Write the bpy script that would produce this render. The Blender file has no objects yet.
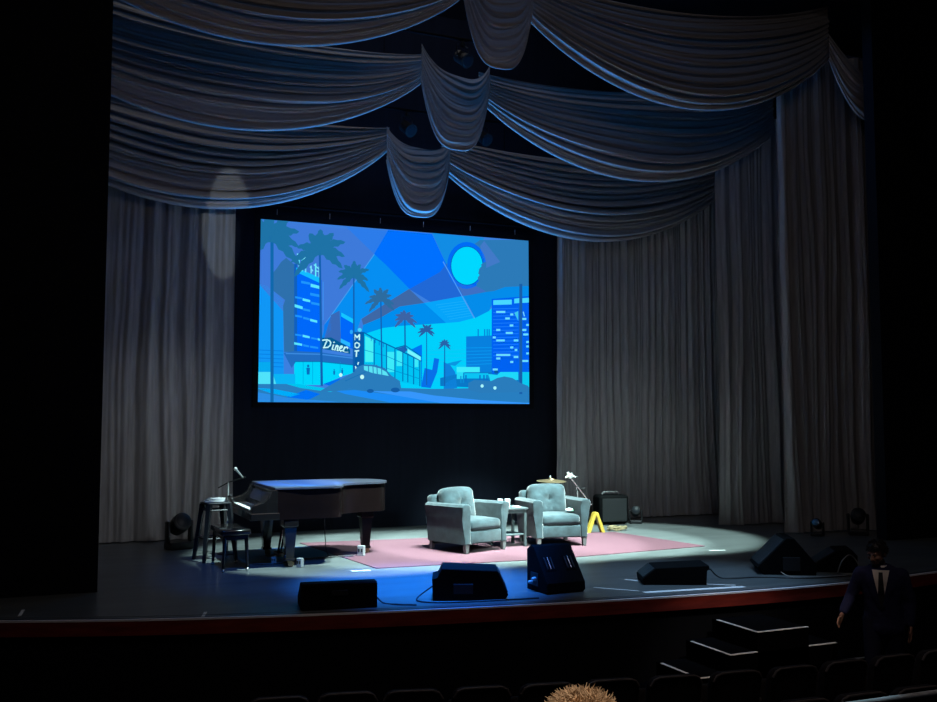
import bpy, bmesh, math, random
from mathutils import Vector, Matrix, noise
from mathutils.bvhtree import BVHTree
random.seed(7)
PI = math.pi
R = math.radians
scene = bpy.context.scene
COL = scene.collection

# ------------------------------------------------------------------ camera
CAMZ = 1.84
YAW, PITCH = R(23), math.atan(69/960)
cam = bpy.data.objects.new('camera', bpy.data.cameras.new('camera'))
COL.objects.link(cam)
cam.location = (0, 0, CAMZ)
cam.rotation_euler = (PI/2 + PITCH, 0, -YAW)
cam.data.sensor_fit = 'HORIZONTAL'; cam.data.sensor_width = 36
cam.data.lens = 36*960/937
cam.data.clip_end = 200
scene.camera = cam

# ------------------------------------------------------------------ materials
def lin(c):
    return tuple(((v/255)/12.92 if v/255 <= .04045 else ((v/255+.055)/1.055)**2.4) for v in c)

def mat(name, col, rough=.6, metal=0., var=.12, scale=6., bump=0., sheen=0., spec=.5, coat=0., stretch=(1,1,1)):
    m = bpy.data.materials.new(name); m.use_nodes = True
    nt = m.node_tree; b = nt.nodes['Principled BSDF']
    tc = nt.nodes.new('ShaderNodeTexCoord'); mp = nt.nodes.new('ShaderNodeMapping')
    mp.inputs['Scale'].default_value = stretch
    nz = nt.nodes.new('ShaderNodeTexNoise'); nz.inputs['Scale'].default_value = scale; nz.inputs['Detail'].default_value = 5
    cr = nt.nodes.new('ShaderNodeValToRGB')
    cr.color_ramp.elements[0].position = .3; cr.color_ramp.elements[1].position = .7
    cr.color_ramp.elements[0].color = (*[c*(1-var) for c in col], 1)
    cr.color_ramp.elements[1].color = (*[min(1, c*(1+var)) for c in col], 1)
    nt.links.new(tc.outputs['Object'], mp.inputs['Vector']); nt.links.new(mp.outputs[0], nz.inputs['Vector'])
    nt.links.new(nz.outputs['Fac'], cr.inputs['Fac']); nt.links.new(cr.outputs[0], b.inputs['Base Color'])
    b.inputs['Roughness'].default_value = rough; b.inputs['Metallic'].default_value = metal
    b.inputs['Specular IOR Level'].default_value = spec
    b.inputs['Sheen Weight'].default_value = sheen; b.inputs['Coat Weight'].default_value = coat
    if bump:
        bp = nt.nodes.new('ShaderNodeBump'); bp.inputs['Strength'].default_value = bump; bp.inputs['Distance'].default_value = .01
        nt.links.new(nz.outputs['Fac'], bp.inputs['Height']); nt.links.new(bp.outputs[0], b.inputs['Normal'])
    return m

def emit(name, rgb, s=1.0):
    m = bpy.data.materials.new(name); m.use_nodes = True
    nt = m.node_tree; nt.nodes.clear()
    e = nt.nodes.new('ShaderNodeEmission'); o = nt.nodes.new('ShaderNodeOutputMaterial')
    e.inputs[0].default_value = (*lin(rgb), 1); e.inputs[1].default_value = s
    nt.links.new(e.outputs[0], o.inputs[0]); return m

M = {}
M['deck'] = mat('deck', (.098,.110,.110), .34, var=.22, scale=1.6, stretch=(.5,3.2,1), spec=.45)
M['rug'] = mat('rug', (.100,.041,.055), .95, var=.10, scale=40, bump=.4, sheen=.1, spec=.1)
M['black_wall'] = mat('black_wall', (.006,.007,.010), .9, spec=.1)
M['backdrop'] = mat('backdrop', (.010,.013,.022), .95, spec=.05, scale=3, stretch=(4,1,.3))
M['drape'] = mat('drape', (.30,.30,.31), .85, var=.16, scale=5, stretch=(5,1,.4), sheen=.15, spec=.2, bump=.3)
M['swag'] = mat('swag', (.33,.31,.305), .72, var=.10, scale=4, stretch=(.5,1,5), sheen=.2, spec=.3, bump=.1)
def sheer(m, f):
    nt = m.node_tree; b = nt.nodes['Principled BSDF']; o = nt.nodes['Material Output']
    t = nt.nodes.new('ShaderNodeBsdfTranslucent'); x = nt.nodes.new('ShaderNodeMixShader'); x.inputs[0].default_value = f
    t.inputs[0].default_value = (.3,.3,.3,1)
    nt.links.new(b.outputs[0], x.inputs[1]); nt.links.new(t.outputs[0], x.inputs[2]); nt.links.new(x.outputs[0], o.inputs[0])
sheer(M['swag'], .05)
M['chair'] = mat('chair_fabric', (.020,.034,.040), .9, var=.36, scale=9, bump=.35, sheen=.2, spec=.15)
M['chair_wood'] = mat('chair_wood', (.08,.08,.08), .5, var=.2)
M['piano'] = mat('piano_black', (.008,.007,.007), .14, var=.1, spec=.35, coat=.2)
M['piano_rim'] = mat('piano_rim', (.005,.0028,.0028), .3, var=.2, spec=.10)
M['pianolid'] = mat('piano_lid', (.05,.055,.075), .30, var=.05, spec=.6, coat=.3)  # black lid coloured paler and bluish to carry the blue light
M['ivory'] = mat('ivory', (.75,.74,.70), .35)
M['brass'] = mat('brass', (.27,.20,.115), .4, .8)
M['black_plastic'] = mat('black_plastic', (.013,.014,.016), .55, spec=.35)
M['wedge'] = mat('wedge_paint', (.004,.0045,.005), .75, var=.25, scale=30, bump=.2, spec=.05)
M['grille'] = mat('grille', (.012,.014,.016), .55, var=.5, scale=160, bump=.5, spec=.4)
M['black_metal'] = mat('black_metal', (.02,.022,.025), .4, .4)
M['chrome'] = mat('chrome', (.7,.72,.72), .25, .9)
M['silver'] = mat('silver', (.36,.38,.38), .45, .3)
M['white'] = mat('white', (.50,.52,.52), .7)
M['greenish'] = mat('greenish', (.25,.55,.32), .7)
M['yellow'] = mat('yellow', (.40,.27,.03), .55)
M['rope'] = mat('rope', (.22,.17,.09), .9, var=.3, scale=40)
M['redwood'] = mat('redwood', (.21,.026,.018), .5, var=.3, scale=3, stretch=(1,1,8), spec=.3)
M['edge'] = mat('edge_trim', (.85,.80,.82), .5, var=.1)
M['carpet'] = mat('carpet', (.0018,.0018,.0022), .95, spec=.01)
M['nosing'] = mat('nosing', (.52,.47,.43), .7, var=.1, scale=30)
M['seat_fabric'] = mat('seat_fabric', (.022,.018,.018), .9, var=.25, scale=30, spec=.1)
M['seat_highlight_and_arm'] = mat('seat_highlight_and_arm', (.10,.085,.08), .45, var=.2, spec=.5)  # pale tone of the painted seat-top highlight, also the armrests
M['tape'] = mat('tape', (.80,.82,.81), .75, var=.08)
M['cable'] = mat('cable', (.012,.013,.016), .6)
M['glass'] = mat('frosted_glass', (.55,.64,.68), .2, spec=.6)
M['wood_table'] = mat('table_wood', (.045,.06,.063), .5, var=.2)
M['suit'] = mat('suit', (.020,.022,.060), .9, var=.15, scale=40, spec=.1)
M['trousers'] = mat('trousers', (.012,.013,.030), .9, spec=.1)
M['skin'] = mat('skin', (.30,.15,.10), .55, var=.08, scale=12)
M['skin_light'] = mat('skin_light', (.55,.34,.25), .55, var=.06, scale=12)
M['shirt'] = mat('shirt', (.75,.66,.60), .8)
M['tie'] = mat('tie', (.010,.010,.012), .6)
M['darkhair'] = mat('dark_hair', (.012,.010,.009), .6)
M['blondhair'] = mat('blond_hair', (.62,.45,.29), .6, var=.35, scale=55, stretch=(1,1,.4), spec=.4)
M['eye'] = mat('eye', (.12,.11,.10), .5, spec=.1)
M['shoe'] = mat('shoe', (.01,.01,.01), .3)
M['polo'] = mat('polo', (.03,.035,.05), .9)
M['lens'] = mat('lens', (.012,.016,.022), .45, spec=.2)
M['glint_lens'] = mat('glint_lens', (.10,.25,.45), .15, .2)  # blue glint painted into the lens colour
M['pipe'] = mat('pipe', (.003,.003,.004), .8, spec=.05)
M['rail'] = mat('rail', (.6,.63,.66), .45, .2)
M['screen_cloth'] = mat('screen_border', (.006,.006,.008), .9, spec=.05)

# ------------------------------------------------------------------ object helpers
def link(o, parent=None):
    COL.objects.link(o)
    if parent is not None: o.parent = parent
    return o

def tag(o, label, cat, group=None):
    o['label'] = label; o['category'] = cat
    if group: o['group'] = group
    return o

def thing(name, label, cat, loc=(0,0,0), rz=0., group=None):
    o = bpy.data.objects.new(name, None); o.empty_display_size = .1
    o.location = loc; o.rotation_euler = (0,0,rz); link(o)
    return tag(o, label, cat, group)

def obj(name, bm, m, parent=None, smooth=False, sharp=35):
    bmesh.ops.recalc_face_normals(bm, faces=bm.faces[:])
    me = bpy.data.meshes.new(name); bm.to_mesh(me); bm.free()
    if isinstance(m, (list, tuple)):
        for x in m: me.materials.append(x)
    else: me.materials.append(m)
    if smooth:
        for p in me.polygons: p.use_smooth = True
        if sharp: me.set_sharp_from_angle(angle=R(sharp))
    return link(bpy.data.objects.new(name, me), parent)

def struct(name, bm, m, smooth=False):
    o = obj(name, bm, m, None, smooth); o['kind'] = 'structure'; return o

def dup(root, loc, rz, label, group=None):
    r = root.copy(); COL.objects.link(r); r.location = loc; r.rotation_euler = (0,0,rz)
    r['label'] = label
    if group: r['group'] = group
    for ch in list(root.children):
        c = ch.copy(); COL.objects.link(c); c.parent = r
        for g in list(ch.children):
            d = g.copy(); COL.objects.link(d); d.parent = c
    return r

def box(bm, c, s, bev=0., seg=2, rot=None):
    r = bmesh.ops.create_cube(bm, size=1.0)
    vs = r['verts']
    for v in vs: v.co = Vector((v.co.x*s[0], v.co.y*s[1], v.co.z*s[2]))
    if bev:
        es = list({e for v in vs for e in v.link_edges})
        rr = bmesh.ops.bevel(bm, geom=es, offset=bev, segments=seg, profile=.5, affect='EDGES')
        vs = list({v for f in rr['faces'] for v in f.verts} | {v for v in vs if v.is_valid})
    mt = Matrix.Translation(c)
    if rot is not None: mt = mt @ (rot if isinstance(rot, Matrix) else Matrix.Rotation(rot, 4, 'Z'))
    for v in vs: v.co = mt @ v.co
    return vs

def bx(c, s, bev=0., seg=2, rot=None):
    bm = bmesh.new(); box(bm, c, s, bev, seg, rot); return bm

def prism(bm, pts, axis, a, b, bev=0., seg=2, mt=None):
    """closed polygon pts (2D) extruded along axis from a to b"""
    def P(p, t):
        if axis == 'y': return Vector((p[0], t, p[1]))
        if axis == 'x': return Vector((t, p[0], p[1]))
        return Vector((p[0], p[1], t))
    n = len(pts)
    A = [bm.verts.new(P(p, a)) for p in pts]; B = [bm.verts.new(P(p, b)) for p in pts]
    fs = [bm.faces.new(A[::-1]), bm.faces.new(B)]
    for i in range(n): fs.append(bm.faces.new((A[i], A[(i+1) % n], B[(i+1) % n], B[i])))
    vs = A + B
    if bev:
        es = list({e for f in fs[:2] for e in f.edges})
        rr = bmesh.ops.bevel(bm, geom=es, offset=bev, segments=seg, profile=.5, affect='EDGES')
        vs = list({v for f in rr['faces'] for v in f.verts} | {v for v in vs if v.is_valid})
    if mt is not None:
        for v in vs: v.co = mt @ v.co
    return vs

def tube(bm, path, rad, seg=8, caps=True):
    path = [Vector(p) for p in path]; n = len(path)
    rads = rad if isinstance(rad, (list, tuple)) else [rad]*n
    rings = []; prev = None
    for i, p in enumerate(path):
        d = (path[min(i+1, n-1)] - path[max(i-1, 0)]).normalized()
        if prev is None:
            up = Vector((0,0,1)) if abs(d.z) < .9 else Vector((1,0,0))
            a = d.cross(up).normalized()
        else:
            a = (prev - d*prev.dot(d)).normalized()
        prev = a; b = d.cross(a)
        rings.append([bm.verts.new(p + (a*math.cos(2*PI*k/seg) + b*math.sin(2*PI*k/seg))*rads[i]) for k in range(seg)])
    for i in range(n-1):
        for k in range(seg):
            bm.faces.new((rings[i][k], rings[i][(k+1) % seg], rings[i+1][(k+1) % seg], rings[i+1][k]))
    if caps:
        bm.faces.new(rings[0][::-1]); bm.faces.new(rings[-1])

def tb(path, rad, seg=8):
    bm = bmesh.new(); tube(bm, path, rad, seg); return bm

def lathe(bm, prof, seg=24, c=(0,0,0), mt=None):
    rings = []; vs = []
    for r, z in prof:
        ring = [bm.verts.new((max(r, 1e-4)*math.cos(2*PI*k/seg), max(r, 1e-4)*math.sin(2*PI*k/seg), z)) for k in range(seg)]
        rings.append(ring); vs += ring
    for i in range(len(rings)-1):
        for k in range(seg): bm.faces.new((rings[i][k], rings[i][(k+1) % seg], rings[i+1][(k+1) % seg], rings[i+1][k]))
    bm.faces.new(rings[0][::-1]); bm.faces.new(rings[-1])
    m2 = Matrix.Translation(c) @ (mt if mt is not None else Matrix.Identity(4))
    for v in vs: v.co = m2 @ v.co

def lt(prof, seg=24, c=(0,0,0), mt=None):
    bm = bmesh.new(); lathe(bm, prof, seg, c, mt); return bm

def ellipsoid(bm, c, r, seg=20, rot=None):
    rr = bmesh.ops.create_uvsphere(bm, u_segments=seg, v_segments=max(8, seg*2//3), radius=1)
    mt = Matrix.Translation(c) @ (rot if rot is not None else Matrix.Identity(4)) @ Matrix.Diagonal((*r, 1))
    for v in rr['verts']: v.co = mt @ v.co
    return rr['verts']

def cone_seg(bm, a, b, ra, rb, seg=14):
    """capsule with two radii"""
    a, b = Vector(a), Vector(b); d = (b-a); L = d.length; dn = d.normalized()
    path = []; rads = []
    for t in (-90,-60,-30,0): path.append(a + dn*ra*math.sin(R(t))); rads.append(max(ra*math.cos(R(t)), ra*.02))
    for t in (0,30,60,90): path.append(b + dn*rb*math.sin(R(t))); rads.append(max(rb*math.cos(R(t)), rb*.02))
    tube(bm, path, rads, seg)

def remesh(bm, voxel, smooth=4):
    me = bpy.data.meshes.new('tmp'); bm.to_mesh(me); bm.free()
    o = bpy.data.objects.new('tmp', me); COL.objects.link(o)
    md = o.modifiers.new('r', 'REMESH'); md.mode = 'VOXEL'; md.voxel_size = voxel
    if smooth:
        s = o.modifiers.new('s', 'SMOOTH'); s.iterations = smooth; s.factor = .5
    dg = bpy.context.evaluated_depsgraph_get(); dg.update()
    m2 = bpy.data.meshes.new_from_object(o.evaluated_get(dg))
    bpy.data.objects.remove(o); bpy.data.meshes.remove(me)
    out = bmesh.new(); out.from_mesh(m2); bpy.data.meshes.remove(m2)
    return out

def interp(tab, x):
    if x <= tab[0][0]:
        (x0,y0),(x1,y1) = tab[0], tab[1]
        return y0 + (y1-y0)*(x-x0)/(x1-x0)
    for (x0,y0),(x1,y1) in zip(tab, tab[1:]):
        if x <= x1: return y0 + (y1-y0)*(x-x0)/(x1-x0)
    (x0,y0),(x1,y1) = tab[-2], tab[-1]
    return y0 + (y1-y0)*(x-x0)/(x1-x0)

# ------------------------------------------------------------------ the setting
EDGE = [(-6,12.6),(-4,11.45),(-2,10.5),(-.45,9.91),(.14,9.68),(.73,9.48),(1.3,9.315),(2.14,9.115),(3.07,8.93),(3.86,8.79),
        (4.68,8.67),(5.55,8.575),(6.5,8.50),(7.43,8.46),(8.3,8.47),(9.5,8.60),(11,8.85),(13,9.5),(15,10.4),(17,11.7)]
def edge_y(x):
    # smoothed
    return (interp(EDGE, x-.5) + 2*interp(EDGE, x) + interp(EDGE, x+.5))/4
XS = [-6 + i*.25 for i in range(93)]
# stage deck
bm = bmesh.new()
f = [bm.verts.new((x, edge_y(x)+.11, 0)) for x in XS]; b = [bm.verts.new((x, 17.5, 0)) for x in XS]
f2 = [bm.verts.new((x, edge_y(x)+.11, -.1)) for x in XS]
for i in range(len(XS)-1):
    bm.faces.new((f[i], f[i+1], b[i+1], b[i])); bm.faces.new((f2[i], f2[i+1], f[i+1], f[i]))
struct('floor', bm, M['deck'])
def strip(y0, y1, z0, z1):
    bm = bmesh.new(); rows = []
    for x in XS:
        e = edge_y(x)
        rows.append([bm.verts.new((x, e+y0, z0)), bm.verts.new((x, e+y1, z0)), bm.verts.new((x, e+y1, z1)), bm.verts.new((x, e+y0, z1))])
    for a, c in zip(rows, rows[1:]):
        for k in range(4): bm.faces.new((a[k], a[(k+1) % 4], c[(k+1) % 4], c[k]))
    return bm
struct('trim_1', strip(.0, .035, -.014, .003), M['edge'])            # pale nosing along the lip
struct('trim_2', strip(.004, .11, -.145, -.0145), M['redwood'])      # red-brown fascia
struct('trim_3', strip(.035, .11, -.0145, .0006), mat('lip_dark', (.03,.035,.045), .5))
struct('trim_4', strip(.16, .178, 0, .003), M['edge'].copy())        # thin seam behind the lip
M4 = bpy.data.objects['trim_4'].data.materials[0]
for n in M4.node_tree.nodes:
    if n.type == 'VALTORGB':
        n.color_ramp.elements[0].color = (.10,.11,.12,1); n.color_ramp.elements[1].color = (.16,.17,.18,1)
struct('wall_front', strip(.06, .12, -1.05, -.145), M['black_wall'])
# auditorium floor, gently raked
prof = [(9.6,-1.0),(5.6,-1.0),(5.0,-.955),(2.15,-.57),(-2.5,.12),(-4,.12)]
bm = bmesh.new()
for (y0,z0),(y1,z1) in zip(prof, prof[1:]):
    bm.faces.new([bm.verts.new(p) for p in ((-6,y0,z0),(17,y0,z0),(17,y1,z1),(-6,y1,z1))])
bmesh.ops.remove_doubles(bm, verts=bm.verts[:], dist=1e-4)
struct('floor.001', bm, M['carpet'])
struct('wall_back', bx((5.5, 15.98, 4.6), (24, .12, 9.2)), M['backdrop'])
bm = bmesh.new(); box(bm, (-2.79, 11.38, 4.6), (6.42, .4, 9.2)); struct('wall_left', bm, M['black_wall'])
bm = bmesh.new(); box(bm, (14.36, 11.28, 4.6), (5.3, .2, 9.2)); struct('wall_right', bm, M['black_wall'])
struct('wall_header', bx((6, 11.38, 9.4), (12, .4, 1.6)), M['black_wall'])
struct('ceiling', bx((5.5, 6, 10.3), (24, 21, .1)), M['black_wall'])
struct('wall_side_left', bx((-6.05, 6, 4.6), (.1, 21, 11.4)), M['black_wall'])
struct('wall_side_right', bx((17.05, 6, 4.6), (.1, 21, 11.4)), M['black_wall'])

# ------------------------------------------------------------------ drapery
def fold(ph, sd):
    """round ridges, sharp valleys, every fold its own depth"""
    k = math.floor(ph); t = ph - k
    a = .55 + .45*math.sin(k*12.9898 + sd*3.1)*math.cos(k*4.7+sd)
    return a*(1-abs(1-2*(t**1.25))**1.7)

def swag_mesh(xa, za, xb, zb, sag, Y, p=1., nf=9, amp=.17, bulge=.2, sd=0, NU=110, NV=190, side_y=0.):
    bm = bmesh.new(); rows = []; hem = []
    for j in range(NV+1):
        v = j/NV; row = []
        zl = za[0]+(za[1]-za[0])*v; zr = zb[0]+(zb[1]-zb[0])*v; s = sag[0]+(sag[1]-sag[0])*v**1.08
        for i in range(NU+1):
            u = i/NU
            sh = (max(0., 1-abs(2*u-1)**2))**p if p <= 1.2 else 1-abs(2*u-1)**p
            x = xa+(xb-xa)*u
            z = zl+(zr-zl)*u - s*sh
            ph = nf*v + .5*math.sin(2.2*u*PI+sd)*v*(1-v)*2.2 + .35*math.sin(5.1*u+sd*2+v*4)*.6 + sd*1.7
            am = amp*(.30+.70*sh**.8)
            fo = fold(ph, sd) + .22*fold(ph*2.3+u*1.5, sd+2)
            edge = min(1, (1-v)*14+.15)
            d = am*fo*edge
            y = Y + side_y*abs(2*u-1)**3 - bulge*sh*math.sin(PI*min(1, .12+v*.8)) - d
            z -= .45*d
            row.append(bm.verts.new((x, y, z)))
        rows.append(row)
    for j in range(NV):
        for i in range(NU): bm.faces.new((rows[j][i], rows[j][i+1], rows[j+1][i+1], rows[j+1][i]))
    hem = [v.co.copy() for v in rows[-1]]
    return bm, hem

def swag(name, label, cat, group, hr=.045, **kw):
    Y = kw['Y']; xm = (kw['xa']+kw['xb'])/2
    root = thing(name, label, cat, (xm, Y, kw['za'][0]), 0, group)
    T = Matrix.Translation((-xm, -Y, -kw['za'][0]))
    bm, hem = swag_mesh(**kw)
    bmesh.ops.transform(bm, matrix=T, verts=bm.verts[:])
    obj('folds', bm, M['swag'], root, True, 0)
    hb = bmesh.new(); n = len(hem)
    tube(hb, [T @ h + Vector((0, .01, -.2*hr)) for h in hem], [hr*(.45+.55*math.sin(PI*min(1,max(0,(i/(n-1))))) ) for i in range(n)], 10)
    obj('hem', hb, M['swag'], root, True, 0)
    return root

G1 = 'draped swags above the stage'
C0 = 5.46
def layer(Y, inner, top, low, end_z, sagp, which, nf, sd, outl):
    pass
# back layer
swag('swag_curtain', 'lowest left swag, its hem resting above the left side curtain', 'curtain', G1,
     xa=-.95, za=(7.15,6.30), xb=5.0, zb=(6.80,6.44), sag=(.25,1.18), Y=15.25, p=.9, nf=11, sd=.3)
swag('swag_curtain', 'lowest right swag, its hem just above the right end of the screen', 'curtain', G1,
     xa=5.96, za=(6.74,6.22), xb=11.9, zb=(6.95,6.33), sag=(.25,1.10), Y=15.25, p=.9, nf=11, sd=1.3)
swag('swag_jabot', 'lowest of the three U-shaped jabots, hanging just over the screen', 'curtain', 'U-shaped jabots between the swags',
     xa=4.90, za=(6.75,6.18), xb=6.04, zb=(6.66,6.16), sag=(.28,.90), Y=15.05, p=3.3, nf=9, amp=.085, bulge=.16, sd=2.1, NU=60, hr=.022)
# middle layer
swag('swag_curtain', 'middle left swag of three, with a blue-lit hem', 'curtain', G1,
     xa=-.98, za=(8.0,7.12), xb=4.97, zb=(7.46,7.04), sag=(.35,1.10), Y=13.55, p=.9, nf=11, sd=4.3)
swag('swag_curtain', 'middle right swag of three, with a blue-lit hem', 'curtain', G1,
     xa=5.92, za=(7.32,6.92), xb=11.75, zb=(8.0,7.05), sag=(.30,1.09), Y=13.55, p=.9, nf=11, sd=5.2)
swag('swag_jabot', 'middle of the three U-shaped jabots', 'curtain', 'U-shaped jabots between the swags',
     xa=4.90, za=(7.56,7.02), xb=6.04, zb=(7.38,6.98), sag=(.36,1.02), Y=13.38, p=3.3, nf=9, amp=.085, bulge=.16, sd=6.6, NU=60, hr=.022)
# front layer
swag('swag_curtain', 'topmost left swag, cut off by the top of the picture', 'curtain', G1,
     xa=-.98, za=(8.7,7.85), xb=4.99, zb=(8.2,7.74), sag=(.45,1.14), Y=12.0, p=.9, nf=11, sd=7.7)
swag('swag_curtain', 'topmost right swag, the largest in view, with a bright blue hem', 'curtain', G1,
     xa=5.96, za=(8.25,7.68), xb=11.6, zb=(8.75,7.86), sag=(.40,1.12), Y=12.0, p=.9, nf=11, sd=8.4)
swag('swag_jabot', 'topmost of the three U-shaped jabots, cut off by the top of the picture', 'curtain', 'U-shaped jabots between the swags',
     xa=4.95, za=(8.5,7.75), xb=6.03, zb=(8.5,7.75), sag=(.45,1.02), Y=11.85, p=3.3, nf=9, amp=.085, bulge=.16, sd=9.1, NU=60, hr=.022)
# the falling tail at the far right
swag('swag_jabot', 'dim tail of drapery hanging at the far right end of the topmost swag', 'curtain', None,
     xa=11.42, za=(8.15,7.75), xb=12.4, zb=(7.5,6.9), sag=(.15,.38), Y=11.8, p=.9, nf=5, amp=.05, bulge=.1, sd=3.3, NU=40, NV=80, hr=.022)

def leg_curtain(name, label, xa, ya, xb, yb, top, nf, amp, sd, group='long side curtains'):
    root = thing(name, label, 'curtain', ((xa+xb)/2, (ya+yb)/2, 0), 0, group)
    ox, oy = (xa+xb)/2, (ya+yb)/2
    NU = int(nf*14); NZ = 46
    bm = bmesh.new(); rows = []
    for j in range(NZ+1):
        t = j/NZ; z = .015 + (top-.015)*t; row = []
        for i in range(NU+1):
            u = i/NU
            dr = .55*noise.noise((u*3.1+sd, t*1.6, sd)) + .25*noise.noise((u*7+sd, t*3.2, sd+4))
            ph = nf*u + dr*(1.1-.6*t) + sd
            a = amp*(.75+.5*(1-t)) if t < .95 else amp*.75
            fo = fold(ph, sd) + .25*fold(ph*2.7+1, sd+1) + .10*noise.noise((u*60, t*8, sd))
            if t < .12: fo += .5*(.12-t)*8*noise.noise((u*nf*1.3, t*10, sd+9))
            flare = 1 + .02*(1-t)**3
            x = xa + (xb-xa)*(.5+(u-.5)*flare); y = ya+(yb-ya)*u - a*fo
            row.append(bm.verts.new((x-ox, y-oy, z)))
        rows.append(row)
    for j in range(NZ):
        for i in range(NU): bm.faces.new((rows[j][i], rows[j][i+1], rows[j+1][i+1], rows[j+1][i]))
    obj('cloth', bm, M['drape'], root, True, 0)
    hb = bmesh.new(); tube(hb, [Vector((v.co.x, v.co.y, v.co.z)) for v in []] or [(p[0]-ox, p[1]-oy, .02) for p in [(xa,ya,0),(xb,yb,0)]], .012, 6)
    hb.free()
    return root
leg_curtain('stage_curtain', 'pale side curtain left of the screen, behind the piano stool', -1.3, 15.5, 2.50, 15.5, 6.7, 15, .13, .4)
leg_curtain('stage_curtain', 'wide pleated side curtain just right of the screen', 8.40, 15.62, 12.5, 15.62, 6.7, 27, .11, 1.9)
leg_curtain('stage_curtain', 'narrow middle side curtain on the right with a blue-lit edge', 10.62, 13.85, 12.9, 13.85, 7.4, 9, .13, 2.7)
leg_curtain('stage_curtain', 'dark side curtain furthest right and nearest the audience', 10.93, 12.55, 13.2, 12.35, 8.1, 9, .13, 5.1)

# battens with stage lamps, hardly visible in the jabot openings
def batten(label, y, z, x0, x1, lamps):
    r = thing('lighting_batten', label, 'lighting bar', ((x0+x1)/2, y, z), 0)
    obj('pipe', tb([(x0-(x0+x1)/2,0,0),(x1-(x0+x1)/2,0,0)], .025, 10), M['pipe'], r, True)
    for s in (-1, 1):
        obj('hanging_wire', tb([(s*(x1-x0)*.36,0,0),(s*(x1-x0)*.36,0,10.25-z)], .006, 6), M['pipe'], r)
    return r
batten('black pipe directly above the screen holding its top edge', 15.80, 5.42, 2.7, 8.2, 0)
def lamp(label, x, y, z):
    r = thing('stage_lamp', label, 'stage light', (x, y, z), R(20), 'lamps hung among the swags')
    obj('clamp', bx((0,0,-.04),(.05,.06,.09),.01), M['black_metal'], r)
    obj('yoke', tb([(-.12,0,-.26),(-.12,0,-.08),(.12,0,-.08),(.12,0,-.26)], .012, 6), M['black_metal'], r)
    mt = Matrix.Translation((0,0,-.28)) @ Matrix.Rotation(R(125),4,'X')
    obj('housing', lt([(.05,-.16),(.10,-.12),(.105,.1),(.12,.14)], 20, (0,0,0), mt), M['black_metal'], r, True)
    obj('lens', lt([(.09,.141),(.085,.146)], 20, (0,0,0), mt), M['lens'], r, True)
batten('black lighting pipe seen through the opening of the middle jabot', 13.9, 7.95, 4.6, 6.4, 0)
lamp('dark stage lamp in the opening above the middle jabot', 5.80, 13.9, 7.92)
batten('black lighting pipe seen through the opening of the lowest jabot', 15.5, 7.22, 4.6, 7.4, 0)
lamp('dark stage lamp in the opening above the lowest jabot', 5.42, 15.5, 7.19)
lamp('dark stage lamp right of the middle jabot', 6.86, 15.5, 7.19)

# ------------------------------------------------------------------ projection screen
SY = 15.80
_f = Vector((math.sin(YAW)*math.cos(PITCH), math.cos(YAW)*math.cos(PITCH), math.sin(PITCH)))
_r = Vector((math.cos(YAW), -math.sin(YAW), 0)); _u = _r.cross(_f)
SX0, SX1, SZ0, SZ1 = 2.965, 7.912, 2.133, 5.158
SCX = (SX0+SX1)/2
def A(px, py):
    """trace of the projected picture: drawing units to metres on the flat screen cloth"""
    d = _f + _r*((px-468.5)/960) + _u*(-(py-351)/960)
    t = SY/d.y
    return (d.x*t, CAMZ + d.z*t)
scr = thing('projection_screen', 'large projection screen showing a blue city street with palms and a diner', 'screen', (SCX, SY, SZ0))
bm = bmesh.new()
w, h, bw = SX1-SX0, SZ1-SZ0, .09
for c, s in (((0,0,-bw/2),(w+2*bw,.05,bw)), ((0,0,h+bw/2),(w+2*bw,.05,bw)), ((-w/2-bw/2,0,h/2),(bw,.05,h)), ((w/2+bw/2,0,h/2),(bw,.05,h))):
    box(bm, c, s)
obj('frame', bm, M['screen_cloth'], scr)
for x in (-2.2,-1.3,-.4,.4,1.3,2.2):
    obj('tie', tb([(x,0,h+bw),(x,-.005,h+bw+.1)], .006, 6), M['edge'], scr)

PAL = {}; PM = []; POLY = []
def ci(rgb):
    if rgb not in PAL: PAL[rgb] = len(PM); PM.append(emit('art_%d' % len(PM), rgb))
    return PAL[rgb]
def clip(poly):
    for ax, lim, sgn in ((0,SX0,1),(0,SX1,-1),(1,SZ0,1),(1,SZ1,-1)):
        out = []
        for i in range(len(poly)):
            p, q = poly[i-1], poly[i]
            ip, iq = (p[ax]-lim)*sgn >= 0, (q[ax]-lim)*sgn >= 0
            if ip != iq:
                t = (lim-p[ax])/(q[ax]-p[ax]); out.append((p[0]+(q[0]-p[0])*t, p[1]+(q[1]-p[1])*t))
            if iq: out.append(q)
        poly = out
        if len(poly) < 3: return []
    return poly
def poly(pts, rgb, L):
    p = clip([A(*q) for q in pts])
    if len(p) >= 3: POLY.append((p, ci(rgb), L))
def rect(x0, y0, x1, y1, rgb, L): poly([(x0,y0),(x1,y0),(x1,y1),(x0,y1)], rgb, L)
def line(pts, wd, rgb, L):
    for (x0,y0),(x1,y1) in zip(pts, pts[1:]):
        l = math.hypot(x1-x0, y1-y0) or 1; nx, ny = -(y1-y0)/l*wd/2, (x1-x0)/l*wd/2
        ex, ey = (x1-x0)/l*wd*.3, (y1-y0)/l*wd*.3
        poly([(x0-ex+nx,y0-ey+ny),(x1+ex+nx,y1+ey+ny),(x1+ex-nx,y1+ey-ny),(x0-ex-nx,y0-ey-ny)], rgb, L)
def disc(x, y, rx, ry, rgb, L, n=28): poly([(x+rx*math.cos(2*PI*k/n), y+ry*math.sin(2*PI*k/n)) for k in range(n)], rgb, L)
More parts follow.
